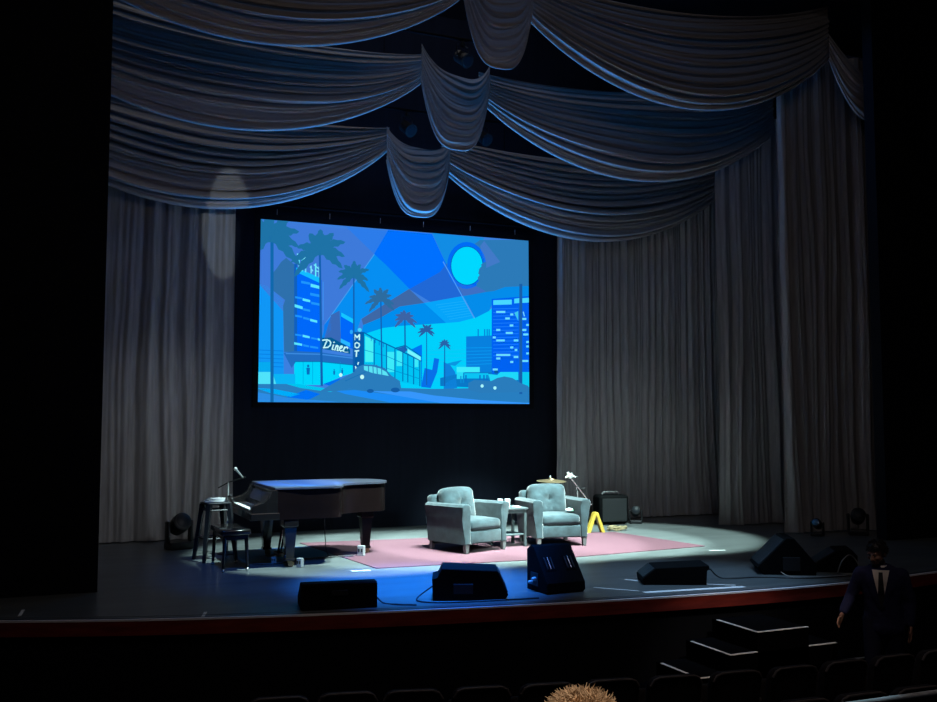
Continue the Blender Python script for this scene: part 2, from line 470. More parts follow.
def palm(x, y, s, base, rgb, tw, L, seed, sway=0):
    rn = random.Random(seed)
    poly([(x-tw/2,y),(x+tw/2,y),(x+tw*.6+sway,base),(x-tw*.6+sway,base)], (18,95,175), L)
    for k in range(9):
        a = R(-212 + 244*k/8 + rn.uniform(-6,6)); l = s*rn.uniform(.8,1.1)
        dx, dy = math.cos(a), math.sin(a); up = []; dn = []
        for i in range(9):
            t = i/8; cx = x+dx*l*t; cy = y+dy*l*t + l*.30*t*t*(1.1-abs(dy)*.3)
            wv = s*.17*math.sin(PI*min(1,t*.92+.08))**.7*(1.0 if i % 2 else .68)
            up.append((cx+dy*wv, cy-dx*wv)); dn.append((cx-dy*wv, cy+dx*wv))
        poly(up + dn[::-1], rgb, L)
    disc(x, y, s*.2, s*.2, rgb, L, 10)

def art():
    rect(255,210,535,410,(60,128,224),0)
    # left sky, light beams and clouds
    poly([(262,220),(348,229),(374,254),(325,325),(300,330),(258,283),(258,220)],(62,122,218),1)
    poly([(346,227),(388,231),(374,254)],(44,124,234),1)
    poly([(388,230),(432,234),(446,264),(440,272),(409.5,289),(386,265),(374,254)],(0,112,255),1)
    poly([(374,254),(386,265),(409.5,289),(388,302),(361,319),(352,345),(320,345),(325,325)],(6,142,242),1)
    poly([(258,283),(268,286.5),(283,300),(284,390),(258,390)],(16,150,246),1)
    poly([(432,233),(484,238),(481,246),(455,262),(446,264)],(18,140,228),1)
    poly([(440,272),(446,263.5),(463,296),(432,303),(409,289)],(32,104,214),1)
    poly([(409,289),(424,303),(399.5,306.5),(380,318),(363,325),(361.5,319),(388,302)],(62,104,166),2)
    poly([(446,264),(480,240),(529,240),(529,286),(505,287),(494,291),(486,292),(470,295),(463,296)],(44,122,184),2)
    poly([(446,264),(455,280),(478,287),(486,291.5),(463,296)],(62,112,196),3)
    poly([(480,246),(484,241),(500,262),(486,268)],(66,122,200),3)
    disc(466.5,265.5,19.5,23.5,(0,108,246),3)
    poly([(424,303),(399.5,306.5),(380,318),(363,325),(361,335),(383,328),(399,326),(446,323)],(0,142,238),2)
    poly([(424,303),(463,296),(474,318),(459,322),(446,323)],(6,165,250),2)
    poly([(463,296),(470,295),(486,292),(494,291),(505,287),(529,286),(529,300),(492,304),(489,311),(475,318)],(4,140,234),2)
    for k in range(7): line([(436+k*2.2,305+k*2.4),(466+k*1.1,301+k*2.4)],.45,(30,178,252),3)
    poly([(361,335),(383,328),(399,326),(446,323),(459,322),(475,318),(489,311),(495,304),(495,395),(361,395)],(0,208,252),1)
    for k in range(9): line([(390,352+k*3.6),(490,349+k*4)],.5,(20,196,246),2)
    # moon
    disc(466.7,265.8,16.4,19.7,(10,92,190),4)
    mp = [(466.7+15.6*math.cos(2*PI*k/40), 265.8+18.9*math.sin(2*PI*k/40)) for k in range(40)]
    poly(mp,(0,216,255),5)
    poly([(483.5,262.5),(480.5,265),(481.5,266),(479,269),(480.2,270.5),(478,273.5),(479.4,275),(477.4,278),(479,281),(476,283.5),(477,287),(486,284),(486,262)],(44,122,184),6)
    line([(443,262),(474,318)],.9,(80,160,246),6)
    line([(374,254.5),(325,324)],.8,(70,160,240),3)
    # left tower
    poly([(272,274),(277,268),(281,262),(286,258),(288,268),(294,264.5),(295,352),(284,352),(283,306),(285,300),(276,293),(272,290)],(46,112,172),4)
    poly([(295,268),(321.5,280),(321.5,354),(294,351)],(0,104,250),4)
    poly([(294,264),(297,264),(297,352),(294,352)],(16,96,190),5)
    poly([(296,267.5),(320.5,278),(320.5,283.5),(296,272)],(18,188,255),5)
    for x, y0, y1, c in ((299,254,268,(90,225,255)),(302,256,271,(90,250,255)),(305.5,259,272,(110,220,255)),(311,266,273,(120,225,255)),(315.5,264,276,(100,245,255)),(319,267,277,(120,225,255))):
        line([(x,y0),(x,y1)],1.3,c,6)
    for p in (((297,254),(301,257)),((303,259),(306,257.5)),((310,267),(312.5,271)),((314,265),(320,270)),((316,271),(320,272))): line(list(p),1.1,(120,230,255),6)
    W1, W2 = (90,232,255), (30,150,252)
    for x0,y0,x1,y1,c in ((310.5,284,321,289,W1),(301,281,310,284.5,W2),(310,293,320,297,W2),(295,296.5,302,299,W2),(302.5,298.5,310,302,W1),(311,302,320,305.5,W2),
                          (294.5,304.5,302.5,309,W1),(303,308.5,310,311.5,W2),(295,315,302,317.5,W2),(303,317,309.5,320,W2),(310,319,317,322.5,W1),
                          (295,334,301.5,336,W2),(302.5,335,309.5,338,W1),(311,337.5,317,339.5,W2),(294,342.5,302,345.5,W1),(303,344.5,309,347,W2),(310,346,318,348.5,W2),(317.5,338.5,322,341,W1)):
        t = (y1-y0)*.46
        poly([(x0,y0-.3),(x1,y1-t-.3),(x1,y1+.4),(x0,y0+t+.6)],c,6)
    line([(323,282),(323,320)],.7,(60,150,250),5)
    # second tower and the gray slab behind the sign
    poly([(331,315),(339.5,310.5),(341,346),(323,342)],(56,106,184),4)
    poly([(324,325),(331,316),(331,330),(323,340)],(10,124,240),4)
    poly([(340.5,312.5),(354,320),(354,350),(340.5,343)],(0,104,250),5)
    poly([(341,312.5),(353,319),(353,323.5),(341,316.5)],(20,198,255),6)
    poly([(340.5,338.5),(350,343),(350,347),(340.5,342.5)],(40,185,255),6)
    disc(351.2,332,1.6,2.2,(40,170,255),6,10)
    # diner: canopy, windows, lettering
    poly([(294,361),(320,360),(353,363),(353,373),(343,376),(322,385),(294,385)],(0,214,254),5)
    poly([(283.5,353),(294,351),(322,352.5),(353,357),(353,365),(320,361.5),(296,361.5),(291.5,368),(288.5,362)],(34,108,192),6)
    line([(286,353.5),(320,354.3),(353,358.2)],1.2,(60,140,226),7)
    line([(294,361.6),(320,361.6),(353,365)],1.0,(6,120,180),7)
    for x in (303,312.5,340): line([(x,362),(x,384 if x<330 else 374)],.5,(0,160,220),6)
    for x, y, s in ((308,366,9),(334,370,5),(342,369,5)):
        disc(x,y,s*.13,s*.17,(10,110,190),7,8); poly([(x-s*.2,y+s*.2),(x+s*.2,y+s*.2),(x+s*.15,y+s*.95),(x-s*.15,y+s*.95)],(10,110,190),7)
    LT = (200,255,255)
    def dn(pts, wd=1.25): line([(310+x/15.6, 325+y/15.6) for x, y in pts], wd, LT, 9)
    poly([(320,338),(331,337.5),(345,345),(350,350),(350,354),(340,352),(322,349)],(2,92,150),7)
    dn([(185,240),(215,236),(262,232),(300,245),(320,275),(312,318),(275,350),(205,356)]); dn([(258,252),(236,300),(214,352)])
    dn([(362,312),(342,378),(360,384)]); dn([(370,268),(373,274)],1.4)
    dn([(408,318),(384,392)]); dn([(396,350),(424,322),(436,330),(420,396),(438,398)])
    dn([(462,372),(496,352),(500,332),(482,328),(462,350),(454,388),(474,406),(500,396)])
    dn([(536,344),(514,410)]); dn([(524,376),(548,350),(570,346),(584,358)]); dn([(584,358),(580,372)],.9); dn([(514,410),(545,424),(590,424)],.5)
    rect(352.6,332,364,372,(4,92,168),7)
    def ls(pts, wd=1.1): line([(310+x/15.6, 325+y/15.6) for x, y in pts], wd, LT, 9)
    ls([(690,232),(694,152),(730,196),(768,152),(766,232)],1.3)
    ls([(730,275),(762,292),(768,320),(752,350),(726,358),(700,345),(692,312),(704,286),(730,275)],1.15)
    ls([(690,408),(756,402)],1.35); ls([(724,408),(718,490)],1.4)
    ls([(752,585),(742,615)],1.2); ls([(704,650),(714,668),(712,695)],1.2)
    disc(359.5,330,2,2,(70,215,255),8,10)
    # glazed shop row
    poly([(363.5,333),(373.5,339),(396,349),(405,346.5),(421,358),(421,386),(400,382),(363.5,376)],(0,196,244),5)
    poly([(365,336),(373,340),(373,362),(365,362)],(70,240,246),6)
    for x0,y0,x1,y1 in ((387,352,394,372),(396.5,351,402,366),(414.5,359,418,367)): rect(x0,y0,x1,y1,(60,235,250),6)
    DK = (4,104,176)
    line([(363.5,332.5),(374,338.5),(396,348.7),(421,361)],1.2,DK,7); line([(396,348),(405,345.5),(421,356.5)],1.0,DK,7)
    poly([(397,348.5),(405,346),(407.5,350),(404,353)],(30,100,180),6)
    for x, y0, y1 in ((374,340,366),(381.5,343,368),(386.3,345,374),(394.7,349,379),(402.6,351,381),(407.6,354,382),(413.4,357,384),(419.6,360,386)): line([(x,y0),(x,y1)],1.0,DK,7)
    line([(364,350),(386,356),(420,371)],.6,(0,140,205),7); line([(386,368),(420,379)],.6,(0,140,205),7)
    poly([(407.3,349),(420.3,356.8),(420.3,360.6),(407.3,353)],(120,248,255),8)
    for k in range(4): line([(371+k*4,336+k*2.2),(371+k*4,341+k*2)],.8,(10,120,215),6)
    # far blocks, hedges
    poly([(411,349.5),(421.4,344.5),(421.4,357),(411,350)],(0,118,242),4); poly([(421,345),(421.8,345),(421.8,387),(421,387)],(0,118,242),5)
    poly([(421,387),(424.5,368),(432,370),(434,358),(439,359),(437,372),(430.5,388)],(8,112,232),4)
    poly([(443.5,362),(450,365),(455,372),(457,388),(443.5,390)],(14,130,220),4)
    poly([(445,364),(453,362),(462,360),(455,366)],(10,150,225),4)
    poly([(466,336.5),(492,335.5),(492,374),(466,372)],(8,128,222),3)
    for x in (478,484.5,487,489): line([(x,329.5),(x,336)],1.1,(8,124,214),3)
    for k in range(6): line([(466,348+k*3.4),(492,347.6+k*3.2)],.8,(10,152,240),4)
    # right tower
    poly([(491.5,299),(530,296),(530,374),(491.5,374)],(0,98,242),4)
    for x0,x1,y in ((493,511.5,302.5),(514,519,301),(522,530,300.5)): poly([(x0,y-2.2),(x1,y-2.8),(x1,y+2),(x0,y+2.5)],(72,216,255),6)
    rn = random.Random(5)
    for k in range(14):
        y = 309+k*3.6; line([(493,y),(518,y-.6)],.7,(28,128,252),5)
    for x0,x1,y in ((496,505,312),(505,509.5,318.5),(510,513,314.5),(509.5,513,325.5),(496,500,330),(505.5,512.5,333),(492.5,495.5,337.5),(496,504.5,340.5),(513.5,518,340.5),(510,513,347.5),(496,510,355),(496,500,358.5),(513.5,518,357),(510,513,362),(492.5,497.5,369.5),(522,526,319),(521.5,526,330),(523,528,334.5),(526,528.5,325),(526,528.5,342),(526,528.5,346.5),(526,528.5,353.5),(521,528,361),(514.5,517,350)):
        rect(x0,y-1,x1,y+1,(108,224,255),6)
    poly([(514,313),(518,311),(518,321)],(60,200,240),7)
    for x in (524,): line([(x-1,312),(x,316)],1,(120,220,255),7)
    # pole at right, pole at left
    rect(519,284,522,394,(24,94,168),8)
    # shops right
    poly([(440,386),(440,378),(466,372),(528,372),(528,390)],(10,120,200),4)
    rect(456.5,367,479.5,372.2,(64,236,252),6); rect(456.5,372.2,463,379,(40,220,250),6)
    rect(464,373.2,488,378.5,(10,196,244),6); poly([(488,374),(497,375),(500,372),(518,372),(518,380),(500,381),(490,381)],(30,216,250),6); rect(522,372,530,388,(10,200,240),6)
    for x in (465,479,483,486): rect(x,375,x+1.4,382,(12,110,200),7)
    for x in (460,462.5): rect(x,376,x+1.2,383,(10,140,215),7)
    # street
    poly([(256,384),(294,384),(330,390),(360,388),(400,388),(434,389),(530,387),(530,410),(256,410)],(40,126,192),7)
    poly([(256,372),(272,372),(276,384),(256,384)],(80,226,250),8); rect(258,362,272,373,(6,170,240),6)
    poly([(272,374),(295,374),(295,384),(276,384)],(10,180,246),8)
    poly([(286,384),(298,384),(336,390),(344,388),(330,392),(300,388)],(0,196,240),9)
    poly([(256,388),(274,389),(300,394),(290,397),(270,393)],(0,172,250),8)
    poly([(306,390),(320,394),(308,400),(286,397)],(0,112,246),8)
    poly([(323,384),(340,378),(340,383),(330,386)],(0,112,240),9)
    for k in range(5): line([(258,350+k*4),(283,351+k*4)],1,(8,130,232),5)
    poly([(256,392),(290,398),(340,402),(256,404)],(44,140,228),8)
    poly([(336,391),(355,390),(400,396),(452,402.5),(390,402.5),(345,394)],(28,140,246),8)
    poly([(370,391),(410,391.5),(434,395.5),(480,400),(529,403),(529,405),(440,403)],(54,150,252),9)
    # cars
    CAR = (42,124,188)
    poly([(318,392),(340,379.5),(352,373),(357,367),(364,364.5),(374,364.8),(384.5,368),(391,375.5),(399.5,381),(401,389),(394,391.5),(370,391),(349,388.5),(338,391)],CAR,10)
    poly([(363.5,366),(372,366.4),(380,368.6),(386,372),(388.5,376),(372,373),(363.8,370)],(90,228,246),11)
    for x in (368,372.5,376.5,381): line([(x,365),(x+.6,376)],.9,CAR,12)
    line([(345,381),(365,372)],.7,(20,110,180),12)
    disc(361.8,377,2.0,2.2,(200,255,250),12,14); disc(340.5,375,1.6,1.9,(200,255,250),12,14)
    disc(395,390,4.5,2.4,(20,92,165),11,14); disc(370,391,3.5,2,(20,92,165),11,14)
    poly([(468,383),(474,380),(491,381),(497,378),(504,376.5),(512,378),(520,383),(528,386),(528,392),(480,393),(468,390)],CAR,9)
    disc(481.7,386,1.6,1.7,(170,250,255),12,12); disc(494.5,388,1.6,1.7,(170,250,255),12,12)
    # palms
    PC = (30,114,166)
    rect(270.2,236,273.4,402,(16,104,172),11)
    palm(270,236,34,240,PC,2.5,12,3)
    palm(319.5,250,29,386,PC,2,12,8,2)
    palm(353.5,275,18,372,PC,1.4,12,11)
    palm(380.5,299,15,368,(44,108,160),1.2,12,14,1)
    palm(404.5,318,11.5,350,(60,100,165),1.2,12,17,.3)
    palm(426.3,330.5,8.8,385,(40,96,165),.8,12,20)
    palm(444.3,344,6.8,386,(40,100,170),.9,12,23)
    disc(496,372,2.2,1.6,(12,90,160),7,10)
art()
bm = bmesh.new()
for p, c, L in POLY:
    pp = []
    for q in p:
        if not pp or math.hypot(q[0]-pp[-1][0], q[1]-pp[-1][1]) > 1e-5: pp.append(q)
    if len(pp) > 2 and math.hypot(pp[0][0]-pp[-1][0], pp[0][1]-pp[-1][1]) < 1e-5: pp.pop()
    if len(pp) < 3: continue
    try:
        fc = bm.faces.new([bm.verts.new((x-SCX, -.004-.0012*L, z-SZ0)) for x, z in pp]); fc.material_index = c
    except ValueError: pass
bmesh.ops.triangulate(bm, faces=bm.faces[:])
obj('projected_picture', bm, PM, scr)

# ------------------------------------------------------------------ rug and floor marks
rug = obj('stage_rug', bmesh.new(), M['rug'])
bm = bmesh.new()
RP = [(3.66,11.56),(6.2,11.42),(8.72,11.70),(8.42,13.72),(6.0,14.10),(3.35,14.35)]
prism(bm, RP, 'z', .001, .010); bmesh.ops.recalc_face_normals(bm, faces=bm.faces[:]); bm.to_mesh(rug.data); bm.free()
tag(rug, 'large pink rug under the armchairs and the tail of the piano', 'rug')
def tape(label, pts, wd, group='white tape marks on the stage floor', m='tape', name='floor_tape', z=.0022):
    bm = bmesh.new()
    for (x0,y0),(x1,y1) in zip(pts, pts[1:]):
        l = math.hypot(x1-x0, y1-y0); nx, ny = -(y1-y0)/l*wd/2, (x1-x0)/l*wd/2
        prism(bm, [(x0+nx,y0+ny),(x1+nx,y1+ny),(x1-nx,y1-ny),(x0-nx,y0-ny)], 'z', .0008, z)
    tag(obj(name, bm, M[m]), label, 'tape', group)
tape('short white tape mark on the bare floor at the front left corner of the rug', [(3.33,11.50),(3.56,11.46)], .07)
tape('short white tape mark far right, past the tip of the rug', [(8.50,11.32),(8.72,11.24)], .055)
tape('white tape mark just behind the black monitor nearest the left', [(2.55,10.75),(2.80,10.66)], .08)
tape('thin pale tape mark at the far left end of the stage lip', [(-.30,10.10),(-.275,10.42)], .03)
tape('thin dim tape mark on the stage lip below the piano bench', [(1.285,9.40),(1.34,9.62)], .03)
tape('long thick white tape strip along the stage lip near the low monitor', [(5.80,8.86),(6.3,8.81),(7.02,8.73)], .085)
tape('thin white tape line running from behind the low monitor to the lip', [(6.07,9.66),(6.20,9.42),(6.99,8.84)], .038)
tape('thin white tape line from the tall two-handled monitor towards the thick strip', [(5.46,9.34),(5.80,8.95)], .028)
bm = bmesh.new()
def cable(label, pts, rad=.008, m='cable'):
    P = [Vector(p) for p in pts]; out = []
    for i in range(len(P)-1):
        p0, p1, p2, p3 = P[max(i-1,0)], P[i], P[i+1], P[min(i+2,len(P)-1)]
        for k in range(8):
            t = k/8
            out.append(.5*((2*p1)+(p2-p0)*t+(2*p0-5*p1+4*p2-p3)*t*t+(3*p1-p0-3*p2+p3)*t**3))
    out.append(P[-1])
    tag(obj('cable', tb(out, rad, 6), M[m], None, True), label, 'cable')
cable('black cable looping from the leftmost floor monitor', [(2.96,9.42,.10),(3.04,9.36,.009),(3.15,9.22,.009),(3.25,9.16,.009),(3.31,9.12,.009)])
cable('black cable looping off the left side of the dark second monitor', [(3.60,9.42,.13),(3.44,9.42,.03),(3.40,9.30,.009),(3.55,9.16,.009),(4.0,9.05,.009),(4.6,8.98,.009)])
cable('dark cable curling from the low monitor to the right', [(6.98,9.28,.12),(7.1,9.28,.02),(7.25,9.2,.009),(7.6,9.14,.009),(8.1,8.85,.009),(9.0,8.80,.009)])
cable('two thin cables hanging under the piano near its tail', [(3.35,12.9,.60),(3.36,12.9,.25),(3.40,12.85,.012),(3.62,12.78,.012),(3.85,12.74,.012)], .006)
cable('black cable lying between the piano legs', [(2.3,12.5,.009),(2.6,12.4,.009),(2.9,12.62,.009),(3.3,12.66,.02),(3.68,12.62,.02)])

# ------------------------------------------------------------------ armchairs
def cushion(c, s, bev, puff=(0,0,0), tuft=None, n=3):
    bm = bmesh.new(); box(bm, (0,0,0), s, bev, 4)
    bmesh.ops.subdivide_edges(bm, edges=[e for e in bm.edges if e.calc_length() > .12], cuts=9, use_grid_fill=True)
    for v in bm.verts:
        x, y, z = v.co.x/(s[0]/2), v.co.y/(s[1]/2), v.co.z/(s[2]/2)
        g = lambda a: max(0, 1-a*a)
        v.co += Vector((math.copysign(puff[0]*g(y)*g(z), x) if abs(x) > .7 else 0,
                        math.copysign(puff[1]*g(x)*g(z), y) if abs(y) > .7 else 0,
                        math.copysign(puff[2]*g(x)*g(y), z) if abs(z) > .7 else 0))
        if tuft: tuft(v, x, y, z)
        v.co += Vector(c)
    return bm
def armchair(label, loc, rz):
    r = thing('armchair', label, 'armchair', loc, rz, 'grey-blue armchairs on the pink rug')
    F = M['chair']
    bm = bmesh.new(); box(bm, (0,-.01,.213), (.60,.78,.176), .022, 3)
    obj('base_frame', bm, F, r, True)
    for s in (-1, 1):
        pts = [(s*.295,.125),(s*.395,.125),(s*.405,.30),(s*.41,.46),(s*.445,.585),(s*.455,.625),(s*.435,.655),(s*.39,.668),(s*.335,.66),(s*.30,.635),(s*.295,.56)]
        if s < 0: pts = pts[::-1]
        bm = bmesh.new(); vs = prism(bm, pts, 'y', -.42, .40, .022, 3)
        for v in bm.verts:
            # front scroll: the arm front is concave in the middle; the arm top slopes up a little to the front
            t = max(0, min(1, (-v.co.y-.15)/.27)); v.co.y += .045*math.sin(PI*max(0,min(1,(v.co.z-.13)/.50)))*t
            v.co.z += .012*t*(v.co.z > .5)
        a = obj('arm', bm, F, r, True)
    obj('seat_cushion', cushion((0,-.075,.378), (.585,.66,.135), .045, (0,.012,.022)), F, r, True)
    rot = Matrix.Translation((0,.36,.435)) @ Matrix.Rotation(R(-8),4,'X')
    bm = bmesh.new(); box(bm, (0,0,-.02), (.72,.14,.70), .05, 4)
    for v in bm.verts:
        if v.co.z > .1: v.co.x *= 1.03
        v.co = rot @ v.co
    obj('back_frame', bm, F, r, True)
    def tuft(v, x, y, z):
        if y < -.3:
            d = 0
            for tx in (0,):
                d += .055*math.exp(-((x-tx)**2)*14)*math.exp(-((z+.12)**2)*7)
            ang = math.atan2(z+.12, x); rad = math.hypot(x, z+.12)
            d += .018*max(0,1-rad)*math.sin(ang*9)
            v.co.y += d
        if z > .55: v.co.x *= 1.02
    bm = cushion((0,0,0), (.575,.20,.47), .075, (.012,.05,.02), tuft)
    r2 = Matrix.Translation((0,.215,.615)) @ Matrix.Rotation(R(-12),4,'X')
    for v in bm.verts: v.co = r2 @ v.co
    obj('back_cushion', bm, F, r, True)
    for sx in (-1, 1):
        for sy in (-1, 1):
            bm = bmesh.new()
            prism(bm, [(-.032,-.032),(.032,-.032),(.032,.032),(-.032,.032)], 'z', 0, .128, .006)
            for v in bm.verts:
                k = .72+.28*v.co.z/.128; v.co.x *= k; v.co.y *= k
                v.co += Vector((sx*.355, -.375 if sy < 0 else .34, 0))
            obj('leg', bm, M['chair_wood'], r)
    return r
# chair L: front legs at (5.147,12.247) and (5.852,12.497); chair R: (6.38,12.505) and (7.141,12.421)
armchair('left grey-blue velvet armchair, turned to the right, nearer the piano', (5.375,12.725,.010), R(19.5))
armchair('right grey-blue velvet armchair facing forward, in front of the cymbal', (6.80,12.835,.010), R(-6.3))

# ------------------------------------------------------------------ side table with glasses
t = thing('side_table', 'small grey side table with a lower shelf between the two armchairs', 'table', (6.09,12.86,.010), R(4))
obj('tabletop', bx((0,0,.545),(.44,.44,.03),.006), M['wood_table'], t)
obj('shelf', bx((0,0,.17),(.37,.37,.022),.004), M['wood_table'], t)
obj('apron', bx((0,0,.505),(.38,.38,.05),.004), M['wood_table'], t)
for sx in (-1,1):
    for sy in (-1,1): obj('leg', bx((sx*.18,sy*.18,.265),(.04,.04,.53),.005), M['wood_table'], t)
gl = None
for i, (x, y, lb) in enumerate(((5.945,12.83,'left one of two drinking glasses on the side table'),(6.05,12.80,'right one of two drinking glasses on the side table'))):
    if gl is None:
        gl = thing('drinking_glass', lb, 'glass', (x,y,.5705), 0, 'drinking glasses on the side table')
        obj('cup', lt([(.030,0),(.034,.004),(.042,.118),(.042,.12),(.038,.12),(.031,.012)],20), M['glass'], gl, True)
        obj('band', lt([(.0405,.074),(.0425,.076),(.0428,.108),(.0425,.11)],20), M['white'], gl, True)
    else: dup(gl, (x,y,.5705), .4, lb)
tag(obj('paper_napkin', bx((6.17,12.74,.578),(.10,.08,.014),.004,2,.4), M['white']), 'small white napkin on the front edge of the side table', 'napkin')
nb = thing('rolled_towel', 'small white and green bundle on the seat of the right armchair', 'towel', (6.98,12.64,.482), .5)
bm = bmesh.new(); ellipsoid(bm, (0,0,.028), (.065,.045,.028), 16); obj('cloth', bm, M['white'], nb, True)
bm = bmesh.new(); ellipsoid(bm, (.055,-.01,.024), (.03,.035,.024), 12); obj('green_end', bm, M['greenish'], nb, True)

# ------------------------------------------------------------------ piano
pn = thing('grand_piano', 'black grand piano with closed lid at the left of the stage', 'piano', (2.2,12.0,0), R(1.0))
def bez(pts, n=10):
    out = []
    P = [Vector((*p,0)) for p in pts]
    for i in range(len(P)-1):
        p0,p1,p2,p3 = P[max(i-1,0)],P[i],P[i+1],P[min(i+2,len(P)-1)]
        for k in range(n):
            q = k/n; v = .5*((2*p1)+(p2-p0)*q+(2*p0-5*p1+4*p2-p3)*q*q+(3*p1-p0-3*p2+p3)*q**3); out.append((v.x,v.y))
    out.append((P[-1].x,P[-1].y)); return out
side = bez([(1.02,0),(1.14,.04),(1.20,.16),(1.24,.32),(1.33,.46),(1.50,.54),(1.72,.585),(1.90,.64),(2.0,.76),(2.03,.95),(1.99,1.16),(1.86,1.32),(1.66,1.41),(1.40,1.45)],6)
OUT = [(.30,0),(.7,0)] + side + [(.9,1.45),(.30,1.45)]
def inset(o, d):
    cx, cy = sum(p[0] for p in o)/len(o), sum(p[1] for p in o)/len(o)
    n = len(o); out = []
    for i in range(n):
        a, b = Vector(o[i-1]), Vector(o[(i+1) % n]); t = (b-a).normalized(); nm = Vector((-t.y, t.x))
        q = Vector(o[i]) + nm*d; out.append((q.x,q.y))
    return out
bm = bmesh.new(); prism(bm, inset(OUT,.012), 'z', .60, .972); obj('rim', bm, M['piano_rim'], pn, True, 30)
bm = bmesh.new(); prism(bm, inset(OUT,-.012), 'z', .974, 1.0, .005); lid = obj('lid', bm, M['pianolid'], pn, True, 30)
obj('lid_hinge', bx((.62,.725,1.0015),(.012,1.46,.003)), M['brass'], lid)
bm = bmesh.new(); box(bm, (.17,.725,.645), (.36,1.45,.09), .008); obj('keybed', bm, M['piano'], pn)
for y in (.055,1.395):
    bm = bmesh.new(); prism(bm, [(.0,.69),(.33,.69),(.33,.97),(.26,.97),(.22,.86),(.14,.80),(.03,.79),(0,.765)], 'y', y-.052, y+.052, .008)
    obj('cheek', bm, M['piano'], pn)
obj('key_slip', bx((.012,.725,.70),(.022,1.24,.045),.004), M['piano'], pn)
kb = bmesh.new()
for k in range(52): box(kb, (.10, .125+ (k+.5)*1.2/52, .713), (.155,1.2/52-.0012,.022))
ky = obj('white_keys', kb, M['ivory'], pn)
kb = bmesh.new()
for k in range(51):
    if k % 7 in (0,1,3,4,5): box(kb, (.128, .125+(k+1)*1.2/52, .729), (.095,.011,.014), .002, 1)
obj('black_keys', kb, M['piano'], pn)
bm = bmesh.new(); prism(bm, [(.19,.70),(.22,.70),(.30,.92),(.28,.93),(.20,.80)], 'y', .11, 1.34); obj('fallboard', bm, M['piano'], pn)
obj('music_rail', bx((.285,.70,.955),(.03,1.2,.03),.004), M['piano'], pn)
for lx, ly in ((.50,.11),(.46,1.26),(1.74,.86)):
    bm = bmesh.new(); vs = prism(bm, [(-.075,-.075),(.075,-.075),(.075,.075),(-.075,.075)], 'z', .09, .50, .006)
    for v in vs:
        if v.is_valid: k = .62+.38*(v.co.z-.09)/.41; v.co.x *= k; v.co.y *= k
    box(bm, (0,0,.555), (.19,.19,.10), .012); box(bm, (0,0,.508), (.165,.165,.016), .004)
    box(bm, (0,0,.10), (.12,.12,.03), .005)
    for v in bm.verts: v.co += Vector((lx,ly,0))
    lg = obj('leg', bm, M['piano'] if lx < 1 else M['piano_rim'], pn)
    zz = .010 if lx > 1 else 0
    bm = bmesh.new(); lathe(bm, [(.036,-.014),(.040,-.01),(.040,.01),(.036,.014)], 18, (lx+.02,ly,.040+zz), Matrix.Rotation(PI/2,4,'X'))
    tube(bm, [(lx,ly,.04+zz),(lx,ly,.095)], .02, 10)
    obj('caster', bm, M['brass'], lg, True)
ly = bmesh.new()
for yy in (-.07,.07): tube(ly, [(.60,.725+yy,.60),(.52,.725+yy*1.1,.10)], .016, 8)
box(ly, (.515,.725,.085), (.10,.26,.05), .008)
lyre = obj('pedal_lyre', ly, M['piano'], pn)
for yy in (-.07,0,.07):
    bm = bmesh.new(); prism(bm, [(.47,-.012),(.36,-.02),(.34,0),(.36,.02),(.47,.012)], 'z', .062, .072); 
    for v in bm.verts: v.co.y += .725+yy
    obj('pedal', bm, M['brass'], lyre)
# bench
bn = thing('piano_bench', 'black padded piano bench in front of the keyboard', 'bench', (2.0,12.33,0), R(2))
bm = bmesh.new(); box(bm, (0,0,.475), (.36,.76,.07), .02, 3); obj('seat', bm, M['piano'], bn, True)
obj('apron', bx((0,0,.415),(.30,.70,.06),.004), M['piano'], bn)
for sx in (-1,1):
    for sy in (-1,1):
        bm = bmesh.new(); tube(bm, [(sx*.13,sy*.33,.41),(sx*.145,sy*.345,.045)], [.026,.017], 8); lg = obj('leg', bm, M['piano'], bn, True)
        bm = bmesh.new(); ellipsoid(bm, (sx*.146,sy*.346,.023), (.022,.022,.023), 12); obj('foot', bm, M['chrome'], lg, True)
# tall stool with a towel
st = thing('tall_stool', 'tall dark metal stool with splayed legs left of the piano bench', 'stool', (1.93,13.10,0), R(10))
bm = bmesh.new(); box(bm, (0,0,.745), (.32,.32,.03), .012, 3); obj('seat', bm, M['black_metal'], st, True)
for sx in (-1,1):
    for sy in (-1,1):
        bm = bmesh.new(); tube(bm, [(sx*.13,sy*.13,.735),(sx*.215,sy*.215,0)], [.045,.026], 4); obj('leg', bm, M['black_metal'], st)
for z, q in ((.30,.185),(.66,.142)):
    bm = bmesh.new(); c = [(-q,-q,z),(q,-q,z),(q,q,z),(-q,q,z),(-q,-q,z)]
    for a, b2 in zip(c, c[1:]): tube(bm, [a,b2], .011, 6)
    obj('stretcher', bm, M['black_metal'], st)
bm = bmesh.new()
for k in range(3): box(bm, (-.01+.015*k,.0,.772+.016*k), (.25-.03*k,.20-.02*k,.015), .006, 2, .2*k)
tag(obj('folded_towel', bm, M['white'], None, True), 'white folded towel on the seat of the tall stool', 'towel')
o = bpy.data.objects['folded_towel']; o.location = (1.91,13.09,0)
o.scale = (1,1,1)
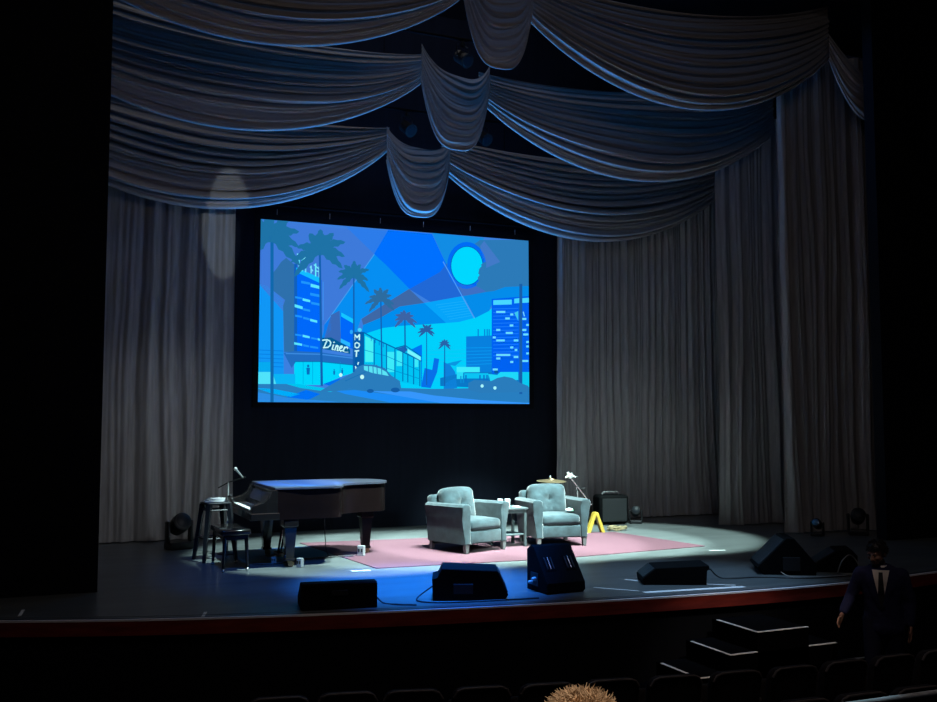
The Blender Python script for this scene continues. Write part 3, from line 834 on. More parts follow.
# microphone stand at the keyboard
ms = thing('microphone_stand', 'boom microphone stand behind the piano keyboard, its silver microphone tilted over the piano', 'microphone stand', (2.17,13.62,0), 0)
obj('base', lt([(.13,0),(.13,.012),(.03,.025),(.016,.04)],24), M['black_metal'], ms, True)
obj('pole', tb([(0,0,.02),(0,0,.98)], .011, 8), M['silver'], ms, True)
obj('boom', tb([(-.12,.1,.90),(0,0,.98),(.20,-.20,1.06)], .008, 8), M['black_metal'], ms, True)
bm = bmesh.new(); tube(bm, [(.17,-.17,1.05),(.045,-.34,1.17)], [.010,.016], 10); ellipsoid(bm, (.035,-.355,1.18), (.026,.026,.026), 14)
obj('microphone', bm, M['silver'], ms, True)
bm = bmesh.new(); tube(bm, [(0,0,.72),(-.03,-.25,.80)], .007, 6); tube(bm, [(-.03,-.22,.80),(-.03,-.42,.84)], [.013,.02], 10)
obj('lower_microphone', bm, M['black_metal'], ms, True)
# outlet boxes
def outlet(label, x, y, z0=0, rz=0., s=1.):
    r = thing('power_box', label, 'power box', (x,y,z0), rz, 'white power boxes under the piano')
    obj('housing', bx((0,0,.055*s),(.05*s,.075*s,.11*s),.008), M['silver'], r)
    for q in (-.025,.025): obj('socket', bx((-.0255*s,q*.7*s,.06*s),(.006,.022*s,.035*s),.002), M['black_plastic'], r)
outlet('white power box beside the tail leg of the piano', 3.80, 12.66, .010, .8, 1.25)
outlet('white power box beside the near front leg of the piano', 2.82, 12.04, 0, .6, 1.05)
outlet('white power box between the front legs of the piano', 2.58, 12.48, 0, 1.0, .8)

# ------------------------------------------------------------------ floor monitors
def wedge(label, loc, rz, prof, wd, grille=None, handles=False, group='black floor monitors along the stage lip', lip=False):
    """prof: side outline in x (facing direction) and z; wd along y"""
    r = thing('floor_monitor', label, 'speaker', loc, rz, group)
    bm = bmesh.new(); prism(bm, prof, 'y', -wd/2, wd/2, .008)
    cab = obj('cabinet', bm, M['wedge'], r)
    if grille:
        (x0,z0),(x1,z1) = grille; d = Vector((x1-x0,0,z1-z0)); n = Vector((d.z,0,-d.x)).normalized()
        if n.z < 0: n = -n
        bm = bmesh.new(); c = Vector(((x0+x1)/2,0,(z0+z1)/2)) + n*.004
        ang = math.atan2(d.z, d.x)
        box(bm, c, (d.length*.90, wd*.92, .012), .004, 2, Matrix.Rotation(-ang,4,'Y'))
        obj('grille', bm, M['grille'], r)
    return r
# 1: back toward the house, flat dark rectangle
w1 = wedge('leftmost black floor monitor, in front of the piano, seen square from behind', (2.585,9.42,0), R(82), [(-.18,.0),(.22,.0),(.25,.08),(-.02,.252),(-.16,.252),(-.18,.24)], .74, ((.235,.09),(-.01,.247)))
obj('handle', bx((-.184,0,.16),(.012,.16,.05),.004), M['black_plastic'], w1)
# 2
w2 = wedge('black floor monitor in front of the left armchair, its top rising over a lower shelf', (3.97,9.37,0), R(-22), [(-.36,.0),(.37,.0),(.41,.06),(.30,.30),(-.27,.325),(-.31,.225),(-.37,.22)], .46, ((.405,.07),(.305,.29)))
obj('connector_panel', bx((-.05,-.233,.12),(.20,.01,.10),.003), M['black_plastic'], w2)
# 3: tall, two recessed handles on the sloping face
w3 = wedge('tall black floor monitor with two recessed handles in front of the right armchair', (5.00,9.38,0), R(-88.0),
           [(-.20,.0),(.21,.0),(.25,.03),(.245,.115),(-.05,.47),(-.11,.485),(-.20,.43)], .47)
d = Vector((-.295,0,.355)); ang = math.atan2(d.z, d.x)
for s in (-1,1):
    c = Vector((.245,0,.115)) + d*.52 + Vector((.0,s*.125,0)) + Vector((.355,0,.295)).normalized()*.002
    bm = bmesh.new(); box(bm, c, (.19,.135,.006), .003, 2, Matrix.Rotation(-ang,4,'Y')); hp = obj('handle_cup', bm, M['pipe'], w3)
    for q in (-.038,0,.038):
        bm = bmesh.new(); box(bm, c + Vector((.355,0,.295)).normalized()*.008 + Vector((0,q,0)), (.15,.014,.012), .005, 2, Matrix.Rotation(-ang,4,'Y'))
        obj('grip_bar', bm, M['black_metal'] if q else M['chrome'], hp)
bm = bmesh.new(); box(bm, (-.02,-.238,.13), (.16,.012,.14), .003); cp = obj('connector_panel', bm, M['black_plastic'], w3)
for q in (-.04,.03): obj('plug', lt([(.02,0),(.02,.03),(.012,.05)],12,(-.02+q,-.243,.12+q*.6),Matrix.Rotation(PI/2,4,'X')), M['silver'], cp, True)
# 4: low
w4 = wedge('low flat black floor monitor near the white tape lines, sloping to the left', (6.48,9.32,0), R(180-24), [(-.34,.0),(.36,.0),(.37,.07),(.22,.185),(-.37,.215),(-.38,.17),(-.34,.165)], .46, ((.365,.075),(.225,.182)))
# 5
w5 = wedge('large black floor monitor right of centre with a grille facing left', (8.19,9.42,0), R(180-30), [(-.30,.0),(.30,.0),(.37,.09),(.03,.43),(-.06,.43),(-.32,.12)], .60, ((.365,.095),(.035,.425)))
obj('connector_panel', bx((-.02,.303,.13),(.20,.012,.16),.003), M['black_plastic'], w5)
w6 = wedge('rightmost black floor monitor, tangled in cables near the man', (8.86,9.28,0), R(180-35), [(-.22,.0),(.28,.0),(.30,.07),(.02,.26),(-.16,.27),(-.22,.2)], .46, ((.297,.075),(.025,.255)))
for i, (x,y,z) in enumerate(((8.52,8.98,.05),(8.62,8.95,.16),(8.42,9.02,.03))):
    pass
cable('pale looped cable over the rightmost monitor', [(8.62,9.0,.02),(8.68,8.98,.16),(8.80,8.97,.22),(8.90,8.95,.10),(8.84,8.93,.012),(8.6,8.92,.012)], .007, 'silver')
cable('thin pale cable along the floor in front of the large right monitor', [(7.85,9.10,.06),(7.92,9.02,.012),(8.1,8.92,.012),(8.5,8.84,.012),(9.1,8.82,.012)], .006, 'silver')

# ------------------------------------------------------------------ upstage right: cymbal, boom stand, yellow sign, case
cy = thing('cymbal_stand', 'brass cymbal on a thin stand behind the right armchair', 'cymbal', (7.55,14.3,0), 0)
for k in range(3):
    a = 2*PI*k/3+.4; obj('leg', tb([(0,0,.30),(.25*math.cos(a),.25*math.sin(a),.008)], .008, 6), M['chrome'], cy)
obj('pole', tb([(0,0,.06),(0,0,.92)], .011, 8), M['chrome'], cy, True)
obj('cymbal', lt([(.0,.875),(.045,.87),(.055,.855),(.15,.845),(.25,.828),(.25,.825),(.15,.840),(.05,.850),(.0,.862)],36,(0,0,0),Matrix.Rotation(R(3),4,'X')), M['brass'], cy, True)
obj('wing_nut', lt([(.016,.878),(.022,.89),(.014,.91)],12), M['chrome'], cy, True)
bs = thing('boom_stand', 'chrome boom stand with a bright clamp slanting down to the right of the cymbal', 'stand', (8.02,14.22,0), 0)
for k in range(3):
    a = 2*PI*k/3+.9; obj('leg', tb([(0,0,.22),(.22*math.cos(a),.22*math.sin(a),.008)], .008, 6), M['chrome'], bs)
obj('pole', tb([(0,0,.05),(0,0,.66),(-.02,0,.72)], .012, 8), M['chrome'], bs, True)
obj('boom', tb([(-.15,0,.90),(.24,-.05,.42)], .010, 8), M['chrome'], bs, True)
bm = bmesh.new(); box(bm, (-.15,-.01,.91), (.10,.07,.09), .02, 2, .4); tube(bm, [(-.24,-.02,.88),(-.15,-.02,.92),(-.04,-.02,.88)], [.012,.03,.012], 8); tube(bm, [(-.17,0,.92),(-.185,0,.965)], [.03,.022], 8)
obj('clamp', bm, M['white'], bs, True)
bm = bmesh.new(); box(bm, (.02,0,.69), (.07,.05,.06), .012); tube(bm, [(.02,0,.69),(.15,0,.70)], .008, 6); obj('clutch', bm, M['black_metal'], bs, True)
bm = bmesh.new(); tube(bm, [(-.10,0,.885),(.03,.02,.90)], [.006,.003], 6); obj('tip', bm, M['chrome'], bs)
bm = bmesh.new()
ys = thing('folding_floor_sign', 'yellow folding floor sign seen edge on behind the right armchair', 'sign', (8.10,13.78,0), R(-12))
for s in (-1,1):
    bm = bmesh.new(); prism(bm, [(-.030,0),(.030,0),(.022,.34),(-.022,.34)], 'y', -.06, .06, .004, 2, Matrix.Translation((s*.125,0,0)) @ Matrix.Rotation(R(-s*19),4,'Y'))
    for v in bm.verts: v.co.z = max(v.co.z, .002)
    obj('panel', bm, M['yellow'], ys)
obj('hinge', bx((0,0,.325),(.05,.12,.03),.008), M['yellow'], ys)
bm = bmesh.new(); pth = []
for k in range(90):
    a = k*.42; q = .10+.05*math.sin(k*.31); pth.append((1.15*q*math.cos(a), q*math.sin(a), .018+.0006*k+.012*math.sin(k*1.7)))
tube(bm, pth, .010, 6)
o = tag(obj('rope_coil', bm, M['rope'], None, True), 'tan coil of rope around the foot of the yellow folding sign', 'rope'); o.location = (8.27,13.66,0)
o.location = (8.62,13.95,0)
ac = thing('amplifier', 'black round-cornered case against the curtain right of the armchairs', 'case', (9.05,14.86,0), R(-8))
bm = bmesh.new(); box(bm, (0,0,.27), (.56,.36,.50), .06, 4); obj('body', bm, M['wedge'], ac, True)
obj('front_panel', bx((0,-.183,.26),(.46,.012,.40),.01), M['grille'], ac)
obj('handle', tb([(-.16,0,.52),(-.14,0,.565),(.14,0,.565),(.16,0,.52)], .012, 8), M['silver'], ac, True)
for sx in (-1,1): obj('caster', lt([(.022,-.012),(.025,0),(.022,.012)],14,(sx*.20,-.12,.025),Matrix.Rotation(PI/2,4,'X')), M['black_plastic'], ac, True)
dk = thing('stage_light', 'small dark round stage light on the floor right of the black case', 'stage light', (9.50,14.75,0), R(-30), 'moving lights on the stage floor')
def mover(r, s=1., bright=False):
    obj('base', bx((0,0,.05*s),(.34*s,.28*s,.10*s),.015), M['black_metal'], r)
    for q in (-1,1): obj('yoke_arm', bx((q*.17*s,0,.24*s),(.05*s,.12*s,.32*s),.02), M['black_metal'], r)
    mt = Matrix.Translation((0,0,.34*s)) @ Matrix.Rotation(R(65),4,'X')
    hd = obj('head', lt([(.07*s,-.16*s),(.12*s,-.12*s),(.135*s,.0),(.13*s,.14*s),(.10*s,.16*s)],22,(0,0,0),mt), M['black_metal'], r, True)
    obj('lens', lt([(.095*s,.161*s),(.07*s,.175*s)],20,(0,0,0),mt), M['glint_lens' if bright else 'lens'], hd, True)
mover(dk, .62)
mv = thing('stage_light', 'dark moving stage light on the floor before the left curtain', 'stage light', (1.62,14.45,0), R(15), 'moving lights on the stage floor'); mover(mv, 1.0)
mv = thing('stage_light', 'dark stage light with a blue glint at the foot of the right front curtain', 'stage light', (11.15,12.05,0), R(-60), 'moving lights on the stage floor'); mover(mv, .55, True)
mv = thing('stage_light', 'dim stage light furthest right, before the black wing', 'stage light', (11.85,11.90,0), R(-40), 'moving lights on the stage floor'); mover(mv, .85)

# ------------------------------------------------------------------ steps up to the stage
ss = thing('stage_steps', 'black steps with pale edge strips rising to the stage at the right', 'steps', (6.73,8.03,-1.0))
LV = [(5.33,8.15,-.81),(5.68,7.80,-.625),(6.05,7.40,-.44),(6.385,7.025,-.25)]
yF, yB = 7.755, 8.47
bm = bmesh.new()
for x0,x1,z in LV:
    zb = -1.0
    box(bm, ((x0+x1)/2-6.73, (yF+yB)/2-8.03, (z+zb)/2+1.0), (x1-x0, yB-yF, z-zb))
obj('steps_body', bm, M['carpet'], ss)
prev = None
for i, (x0,x1,z) in enumerate(LV[1:]):
    up = LV[i+2] if i+2 < len(LV) else None
    obj('edge_strip', bx((x0+.012-6.73, (yF+yB-.05)/2-8.03, z+1.002), (.032, yB-yF-.098, .006)), M['nosing'], ss)
    xa, xb = (x0, x1) if up is None else (x0, up[0])
    obj('edge_strip', bx(((xa+xb)/2-6.73, yF+.012-8.03, z+1.002), (xb-xa, .034, .006)), M['nosing'], ss)
    if up: obj('edge_strip', bx(((x1+up[1])/2-6.73, yF+.012-8.03, z+1.002), (x1-up[1], .034, .006)), M['nosing'], ss)

# ------------------------------------------------------------------ theatre seats (backs toward the camera)
def seat_proto(label, loc, rz, group):
    r = thing('theatre_seat', label, 'seat', loc, rz, group)
    def backshape(bm, w, h0, h1, th, lean, rr):
        pts = [(-w/2,h0),(w/2,h0),(w/2,h1-rr)]
        for k in range(1,6): a = PI/2*k/6; pts.append((w/2-rr+rr*math.cos(a), h1-rr+rr*math.sin(a)))
        pts.append((w/2-rr,h1)); pts.append((-w/2+rr,h1))
        for k in range(1,6): a = PI/2+PI/2*k/6; pts.append((-w/2+rr+rr*math.cos(a), h1-rr+rr*math.sin(a)))
        pts.append((-w/2,h1-rr))
        prism(bm, pts, 'y', -th/2, th/2, .015, 3)
        for v in bm.verts: v.co.y -= lean*(v.co.z-.35)
    bm = bmesh.new(); backshape(bm, .425, .30, .90, .07, .16, .07)
    for v in bm.verts: v.co.y -= .20
    obj('backrest', bm, M['seat_fabric'], r, True)
    # highlight along the top edge, made as a pale tube
    path = []
    for x, z in [(-.209,.84),(-.182,.885),(-.14,.902),(0,.904),(.14,.902),(.182,.885),(.209,.84)]:
        path.append((x, -.245-.16*(z-.35), z))
    obj('rim', tb(path, .010, 8), M['seat_highlight_and_arm'], r, True)
    bm = bmesh.new(); box(bm, (0,.0,.53), (.40,.10,.40), .03, 3, Matrix.Rotation(R(-12),4,'X')); obj('seat_cushion', bm, M['seat_fabric'], r, True)
    for s in (-1,1):
        ar = obj('armrest', bx((s*.220,-.02,.63),(.028,.30,.03),.008), M['seat_highlight_and_arm'], r, True)
    obj('pedestal', bx((0,-.12,.18),(.34,.06,.36),.01), M['black_plastic'], r)
    return r
ROW1 = [(1.0,6.98),(1.55,6.84),(2.07,6.76),(2.55,6.62),(3.0,6.52),(3.45,6.42),(3.92,6.34),(4.36,6.25),(4.83,6.175),(5.40,6.11),(5.92,6.09),(6.42,6.07),(6.90,6.07),(7.40,6.09),(7.9,6.12)]
SX = [1.53,2.0,2.47,2.945,3.425,3.915,4.41,4.905,5.40,5.895,6.39,6.885,7.38]
def ordn(i): return ['first','second','third','fourth','fifth','sixth','seventh','eighth','ninth','tenth','eleventh','twelfth','thirteenth'][i]
proto = None
for i, x in enumerate(SX):
    y = interp(ROW1, x); sl = math.atan2(interp(ROW1,x+.3)-interp(ROW1,x-.3), .6)
    lb = 'dark theatre seat in the front row, %s from its left end' % ordn(i)
    if proto is None: proto = seat_proto(lb, (x,y+.30,-1.0), sl, 'front row theatre seats')
    else: dup(proto, (x,y+.30,-1.0), sl, lb)
for i, (x, y) in enumerate(((4.26,5.35),(4.755,5.30),(5.245,5.265),(5.735,5.23))):
    dup(proto, (x,y+.30,-.975), R(-3), 'dark theatre seat in the second row, %s from its left end' % ordn(i), 'second row theatre seats')
hr = thing('handrail', 'thin shiny metal rail at the bottom right corner, in front of the seats', 'rail', (4.75,4.4,-.872))
obj('rail_bar', tb([(-.62,0,1.06),(.62,-.03,1.06)], .018, 12), M['rail'], hr, True)
for x in (-.56,.56): obj('post', tb([(x,0 if x<0 else -.027,.0),(x,0 if x<0 else -.027,1.05)], .015, 8), M['black_metal'], hr, True)

# ------------------------------------------------------------------ people
def head_parts(bm, c, s=1., yaw=0., pitch=0.):
    """head built facing -Y, c = centre between the ears"""
    mt = Matrix.Translation(c) @ Matrix.Rotation(yaw,4,'Z') @ Matrix.Rotation(pitch,4,'X') @ Matrix.Scale(s,4)
    t = bmesh.new()
    ellipsoid(t, (0,.012,.035), (.076,.096,.088), 24)
    ellipsoid(t, (0,-.022,-.03), (.062,.072,.085), 24)
    ellipsoid(t, (0,-.052,-.088), (.034,.032,.028), 16)      # chin
    cone_seg(t, (0,-.088,.018), (0,-.104,-.022), .010, .014)  # nose
    for q in (-1,1):
        ellipsoid(t, (q*.012,-.097,-.026), (.010,.010,.009), 10)
        ellipsoid(t, (q*.030,-.080,.030), (.024,.014,.009), 12)   # brow
        ellipsoid(t, (q*.043,-.065,-.015), (.022,.022,.022), 12)  # cheek
        ellipsoid(t, (q*.078,.012,-.002), (.008,.020,.032), 12)   # ear
        ellipsoid(t, (q*.045,-.02,-.07), (.022,.035,.024), 12)    # jaw
    ellipsoid(t, (0,-.086,-.052), (.024,.012,.006), 12); ellipsoid(t, (0,-.084,-.063), (.021,.012,.007), 12)
    for v in t.verts: v.co = mt @ v.co
    me = bpy.data.meshes.new('x'); t.to_mesh(me); t.free(); bm.from_mesh(me); bpy.data.meshes.remove(me)
    return mt
def hand(bm, wrist, dirv, palm_n, thumb_side, curl=.35, s=1.):
    """wrist point, pointing direction, palm normal"""
    d = Vector(dirv).normalized(); n = Vector(palm_n); n = (n-d*n.dot(d)).normalized(); sd = d.cross(n)*thumb_side
    w = Vector(wrist)
    for q in (-.026,-.009,.009,.026): cone_seg(bm, w+d*.012+sd*q*.7, w+d*.088*s+sd*q, .014, .012, 10)
    for q, L in ((.028,.072),(.0095,.080),(-.0095,.075),(-.028,.058)):
        p = w+d*.092*s+sd*q; dd = d.copy()
        for k, fr in enumerate((.45,.32,.23)):
            ax = sd; dd = (Matrix.Rotation(curl*(.6+.5*k)*thumb_side*-1 if False else 0,3,ax) @ dd)
            dd = (dd + n*curl*(.35+.25*k)).normalized()
            e = p+dd*L*fr*s; cone_seg(bm, p, e, .0092-.0008*k, .0086-.0008*k, 8); p = e
    p = w+d*.028*s+sd*.026; e = p+(d*.55+sd*.6+n*.35).normalized()*.042*s; cone_seg(bm, p, e, .013, .010, 8)
    cone_seg(bm, e, e+(d*.9+sd*.1+n*.35).normalized()*.030*s, .010, .0085, 8)

def person(label, loc, rz, cfg):
    r = thing('person', label, 'person', loc, rz)
    H = cfg
    # ---- skin
    bm = bmesh.new()
    mt = head_parts(bm, H['head'], 1.0, H['hyaw'], H['hpitch'])
    cone_seg(bm, H['neck'], Vector(H['head'])+Vector((0,.015,-.05)), .058, .054)
    cone_seg(bm, Vector(H['neck'])-Vector((0,0,.12)), H['neck'], .09, .06)
    cone_seg(bm, H['hip'], Vector(H['neck'])-Vector((0,0,.16)), .09, .09)
    for s, A_ in ((-1,H['armL']),(1,H['armR'])):
        sh, el, wr = [Vector(p) for p in A_]
        cone_seg(bm, Vector(H['neck'])-Vector((0,0,.12)), sh, .07, .055)
        cone_seg(bm, sh, el, .050, .040); cone_seg(bm, el, wr, .040, .026)
        hand(bm, wr, (wr-el), Vector((-s*.9,-.3,0)), -1 if s > 0 else 1, .35)
    for Lg in (H['legL'],H['legR']):
        hp, kn, an = [Vector(p) for p in Lg]
        cone_seg(bm, H['hip'], hp, .08, .08); cone_seg(bm, hp, kn, .083, .055); cone_seg(bm, kn, an, .055, .036)
        cone_seg(bm, an+Vector((0,.02,-.035)), an+Vector((0,-.12,-.05)), .036, .03)
    body = obj('body', remesh(bm, .0065, 3), H['skin'], r, True, 0)
    for q in (-1,1):
        e = bmesh.new(); ellipsoid(e, mt @ Vector((q*.030,-.079,.012)), (.0115,.0115,.0115), 12); obj('eye', e, M['eye'], r, True)
    # ---- jacket
    bm = bmesh.new(); nk = Vector(H['neck']); hip = Vector(H['hip'])
    shl, shr = Vector(H['armL'][0]), Vector(H['armR'][0])
    prof_ = [(0,.185,.128),(.2,.178,.122),(.42,.178,.124),(.62,.19,.132),(.8,.195,.130),(.92,.165,.105)]
    for q_ in range(24):
        t_ = .92*q_/23; rx = interp([(a,b) for a,b,c in prof_], t_); ry = interp([(a,c) for a,b,c in prof_], t_)
        c = hip.lerp(nk, t_) + Vector((0,.0,-.04+.02*t_))
        ellipsoid(bm, c, (rx,ry,.11), 20)
    cone_seg(bm, shl, shr, .072, .072); cone_seg(bm, nk-Vector((0,-.01,.03)), nk-Vector((0,0,.10)), .072, .11)
    for A_ in (H['armL'],H['armR']):
        sh, el, wr = [Vector(p) for p in A_]
        cone_seg(bm, sh, el, .072, .058); cone_seg(bm, el, wr.lerp(el,.10), .058, .045)
    if H['long']:
        ellipsoid(bm, hip+Vector((0,0,-.10)), (.192,.135,.12), 20)
    jb = remesh(bm, .012, 5)
    for v in jb.verts:
        w_ = noise.noise(v.co*14)*.006 + noise.noise(v.co*30)*.003; v.co += v.normal*w_
    bvh = BVHTree.FromBMesh(jb)
    obj('jacket' if H['suit'] else 'shirt', jb, H['top'], r, True, 0)
    # ---- trousers
    bm = bmesh.new(); ellipsoid(bm, hip+Vector((0,0,-.02)), (.165,.115,.13), 18)
    for Lg in (H['legL'],H['legR']):
        hp, kn, an = [Vector(p) for p in Lg]
        cone_seg(bm, hip.lerp(hp,.6), hp, .115, .10); cone_seg(bm, hp, kn, .097, .072); cone_seg(bm, kn, an+Vector((0,0,.0)), .072, .058)
    obj('trousers', remesh(bm, .014, 5), H['legs'], r, True, 0)
    for Lg in (H['legL'],H['legR']):
        an = Vector(Lg[2]); bm = bmesh.new()
        ellipsoid(bm, (an.x,an.y-.07,.045), (.046,.135,.043), 18)
        for v in bm.verts: v.co.z = max(v.co.z, .003)
        box(bm, (an.x,an.y-.07,.008), (.08,.25,.014), .006)
        obj('shoe', bm, M['shoe'], r, True)
    # ---- shirt front, collar, tie, lapels wrapped onto the jacket
    if H['suit']:
        def wrap(name, outline, off, m, nx=10, nz=22):
            """outline(t) -> (x0,x1,z) rows from top to bottom, projected onto the chest from the front"""
            b = bmesh.new(); rows = []
            for j in range(nz+1):
                x0,x1,z = outline(j/nz); row = []
                for i in range(nx+1):
                    x = x0+(x1-x0)*i/nx
                    hit = bvh.ray_cast(Vector((nk.x+x, nk.y-1, z)), Vector((0,1,0)))
                    y = hit[0].y if hit[0] is not None else nk.y-.09
                    row.append(b.verts.new((nk.x+x, y-off, z)))
                rows.append(row)
            for j in range(nz):
                for i in range(nx): b.faces.new((rows[j][i],rows[j][i+1],rows[j+1][i+1],rows[j+1][i]))
            obj(name, b, m, r, True, 0)
        zt = nk.z-.015
        wrap('shirt_front', lambda t: (-.075*(1-t)-.004, .075*(1-t)+.004, zt-.36*t), .004, M['shirt'])
        wrap('tie', lambda t: (-(.018+.020*t if t < .9 else .20*(1.0-t)+.018), (.018+.020*t if t < .9 else .20*(1.0-t)+.018), zt-.02-.36*t), .010, M['tie'], 6)
        for s in (-1,1):
            wrap('lapel', lambda t, s=s: tuple(sorted((s*(.078*(1-t)+.004), s*(.078*(1-t)+.006+.062*math.sin(PI*min(1,.25+t*.75))))))+(zt-.01-.37*t,), .012, M['suit'], 6)
        b = bmesh.new()
        for s in (-1,1):
            vs = [(s*.0,-.085,-.03),(s*.062,-.03,.035),(s*.066,.0,.01),(s*.045,-.085,-.055)]
            f_ = [b.verts.new(nk+Vector(p)) for p in vs]; b.faces.new(f_)
        tube(b, [nk+Vector((.064*math.cos(a),.062*math.sin(a)-.005,.022+.012*math.sin(a))) for a in [R(-70+k*320/16-20) for k in range(17)]], .016, 6)
        obj('collar', b, M['shirt'], r, True)
    # ---- hair
    rn = random.Random(H['seed']); hb = bmesh.new(); C = Vector((0,.014,.040))
    cap = bmesh.ops.create_uvsphere(hb, u_segments=28, v_segments=20, radius=1)['verts']
    kill = []
    for v in cap:
        n = v.co.copy(); p = C + Vector((n.x*.083*H.get('hw',1), n.y*.103, n.z*.096))
        hl = -.01 + (.055 if p.y < -.04 else (.02 if p.y < .01 else -.045))
        if p.z < hl: kill.append(v)
        v.co = mt @ p
    bmesh.ops.delete(hb, geom=kill, context='VERTS')
    for k in range(H['strands']):
        th = rn.uniform(0,2*PI); ph = math.acos(rn.uniform(-.35,1)); n = Vector((math.sin(ph)*math.cos(th), math.sin(ph)*math.sin(th), math.cos(ph)))
        p = C + Vector((n.x*.080*H.get('hw',1), n.y*.100, n.z*.093))
        hl = (.058 if p.y < -.04 else (.025 if p.y < .01 else -.05))
        if p.z < hl: continue
        sw = Vector((rn.uniform(-1,1)*.6-.5*n.y+.25, rn.uniform(-1,1)*.6+.4*n.x-.25, rn.uniform(-.4,.35)))
        d1 = (n*.75+sw*H['messy']).normalized(); L = rn.uniform(.5,1)*H['hairlen']
        pts = [p, p+d1*L*.5, p+(d1+Vector((0,0,-.45))*.5+sw*.3).normalized()*L]
        tube(hb, [mt @ q for q in pts], [.0026,.0022,.0006], 4, False)
    obj('hair', hb, H['hair'], r, True, 0)
    if H.get('beard'):
        bb = bmesh.new()
        ellipsoid(bb, (0,-.050,-.086), (.042,.040,.034), 16)
        for s in (-1,1): ellipsoid(bb, (s*.048,-.018,-.066), (.022,.042,.034), 14); ellipsoid(bb, (s*.018,-.092,-.042), (.018,.010,.006), 10)
        for v in bb.verts: v.co = mt @ v.co
        obj('beard', remesh(bb, .005, 3), H['hair'], r, True, 0)
    return r
# the man walking before the stage, facing the camera's left
person('man in a dark blue suit, white shirt and dark tie below the stage', (7.53,7.28,-1.0), R(-48), dict(
    head=(-.03,-.03,1.515), hyaw=R(-30), hpitch=R(14), neck=(0,0,1.385), hip=(.01,.03,.90),
    armL=((-.185,.0,1.315),(-.285,.05,1.085),(-.36,-.10,.92)), armR=((.185,.02,1.315),(.255,.08,1.06),(.25,.02,.83)),
    legL=((-.09,.02,.86),(-.10,-.06,.48),(-.10,-.02,.09)), legR=((.09,.03,.86),(.10,.05,.48),(.11,.16,.10)),
    skin=M['skin'], top=M['suit'], legs=M['trousers'], suit=True, long=True, hair=M['darkhair'], seed=3, strands=700, messy=.25, hairlen=.03, beard=True))
# audience member whose head shows at the bottom edge
person('audience member with short tousled ginger-blond hair, only the top of the head in view', (1.14,2.0,-.548), R(180-18), dict(
    head=(0,-.02,1.605), hyaw=R(0), hpitch=R(6), neck=(0,0,1.48), hip=(0,.02,.95),
    armL=((-.19,.0,1.40),(-.24,.02,1.12),(-.22,-.12,.90)), armR=((.19,.0,1.40),(.24,.02,1.12),(.22,-.12,.90)),
    legL=((-.09,.01,.90),(-.10,-.01,.50),(-.10,.02,.10)), legR=((.09,.01,.90),(.10,-.01,.50),(.10,.02,.10)),
    skin=M['skin_light'], top=M['polo'], legs=M['trousers'], suit=False, long=True, hair=M['blondhair'], seed=9, strands=9000, messy=1.3, hairlen=.036, hw=1.14))

# ------------------------------------------------------------------ light
def look(o, tgt):
    d = Vector(tgt)-o.location; o.rotation_euler = d.to_track_quat('-Z','Y').to_euler()
def spot(name, loc, tgt, watts, col, ang, blend=.3, rad=.15, sc=None):
    l = bpy.data.lights.new(name, 'SPOT'); l.energy = watts; l.color = col; l.spot_size = R(ang); l.spot_blend = blend; l.shadow_soft_size = rad
    o = bpy.data.objects.new(name, l); COL.objects.link(o); o.location = loc; look(o, tgt)
    if sc: o.scale = sc
    return o
def area(name, loc, tgt, watts, col, sx, sy=None):
    l = bpy.data.lights.new(name, 'AREA'); l.energy = watts; l.color = col; l.shape = 'RECTANGLE'; l.size = sx; l.size_y = sy or sx
    o = bpy.data.objects.new(name, l); COL.objects.link(o); o.location = loc; look(o, tgt); return o
TEAL = (.72,1.0,.97)
for x, tx, w in ((4.6,3.75,11500),(5.6,4.9,14500),(6.6,6.2,14500),(7.6,7.3,14000),(8.6,8.3,10500)):
    spot('key', (x,9.6,8.9), (tx,13.0,0), w, TEAL, 25, .18)
spot('fill_right', (11.0,7.0,8.6), (6.0,12.9,.5), 7000, TEAL, 19, .5)
spot('fill_front', (3.5,1.5,4.6), (6.1,12.9,.6), 6500, TEAL, 11, .9)
spot('blue_wash', (3.9,9.3,8.9), (3.9,10.35,0), 30000, (.01,.20,1.0), 22, 1.0, .2)
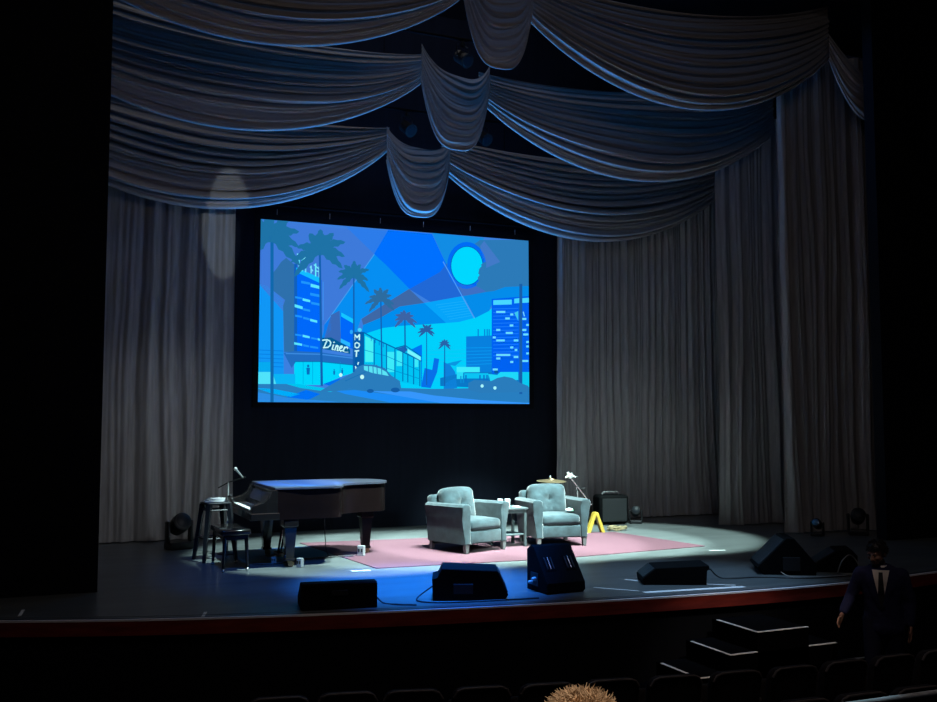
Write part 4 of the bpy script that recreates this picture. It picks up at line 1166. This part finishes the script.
spot('blue_front', (1.0,4.5,8.5), (2.9,11.9,0), 2800, (.01,.20,1.0), 22, 1.0, .2)
spot('blue_lid', (2.6,10.2,8.9), (3.0,12.8,1.0), 40000, (.01,.24,1.0), 10, .5, .1)
spot('lip_wash', (7.2,7.9,8.8), (6.7,9.35,0), 2600, (.34,.62,1.0), 24, .9, .2)
area('drape_wash', (4.5,-1.0,9.6), (4.8,14.5,5.5), 16, (.95,.95,1.0), 7, .5)
for y, w in ((11.0,4.4),(12.65,12),(14.3,15)):
    area('swag_fill', (3.7,y,9.8), (3.7,y+.65,6), w, (1.0,.95,.95), 7.2, .15)  # added lamps, graze the swag folds from above
spot('drape_foot', (3.6,9.0,3.0), (1.5,15.4,1.3), 170, (.93,.97,1.0), 36, 1.0, .3)
spot('drape_foot', (7.6,9.0,3.0), (9.8,15.5,1.1), 90, (.93,.97,1.0), 36, 1.0, .3)
area('screen_boost', (5.45,15.7,3.6), (5.45,13.0,7.2), 400, (.04,.33,1.0), 4.6, 1.6).data.spread = R(125)  # added lamp before the screen, strengthens its blue light on the hems
area('lip_fill', (3.8,4.2,7.2), (3.8,8.8,-.1), 38, (1.0,.80,.72), 2.5)
spot('rail_glint', (4.4,5.6,6.5), (4.42,4.4,.19), 420, (.45,.80,1.0), 5, .8, .05)
spot('patch', (2.75,5.0,6.2), (2.33,15.2,4.95), 620, (.82,.95,1.0), 9.5, .25, .02, (.42,1,1))
spot('steps_fill', (6.2,5.6,4.2), (6.55,7.95,-.6), 330, (1.0,.86,.74), 26, .8)  # added spot that brightens the step edges
spot('head_fill', (2.2,.9,5.2), (1.14,2.0,1.2), 420, (1.0,.80,.62), 14, .5, .25)  # added warm spot for the hair of the audience member
wd = bpy.data.worlds.new('world'); scene.world = wd; wd.use_nodes = True
bg = wd.node_tree.nodes['Background']; bg.inputs[0].default_value = (.3,.45,1.0,1); bg.inputs[1].default_value = .002
scene.view_settings.view_transform = 'Standard'
scene.view_settings.look = 'None'
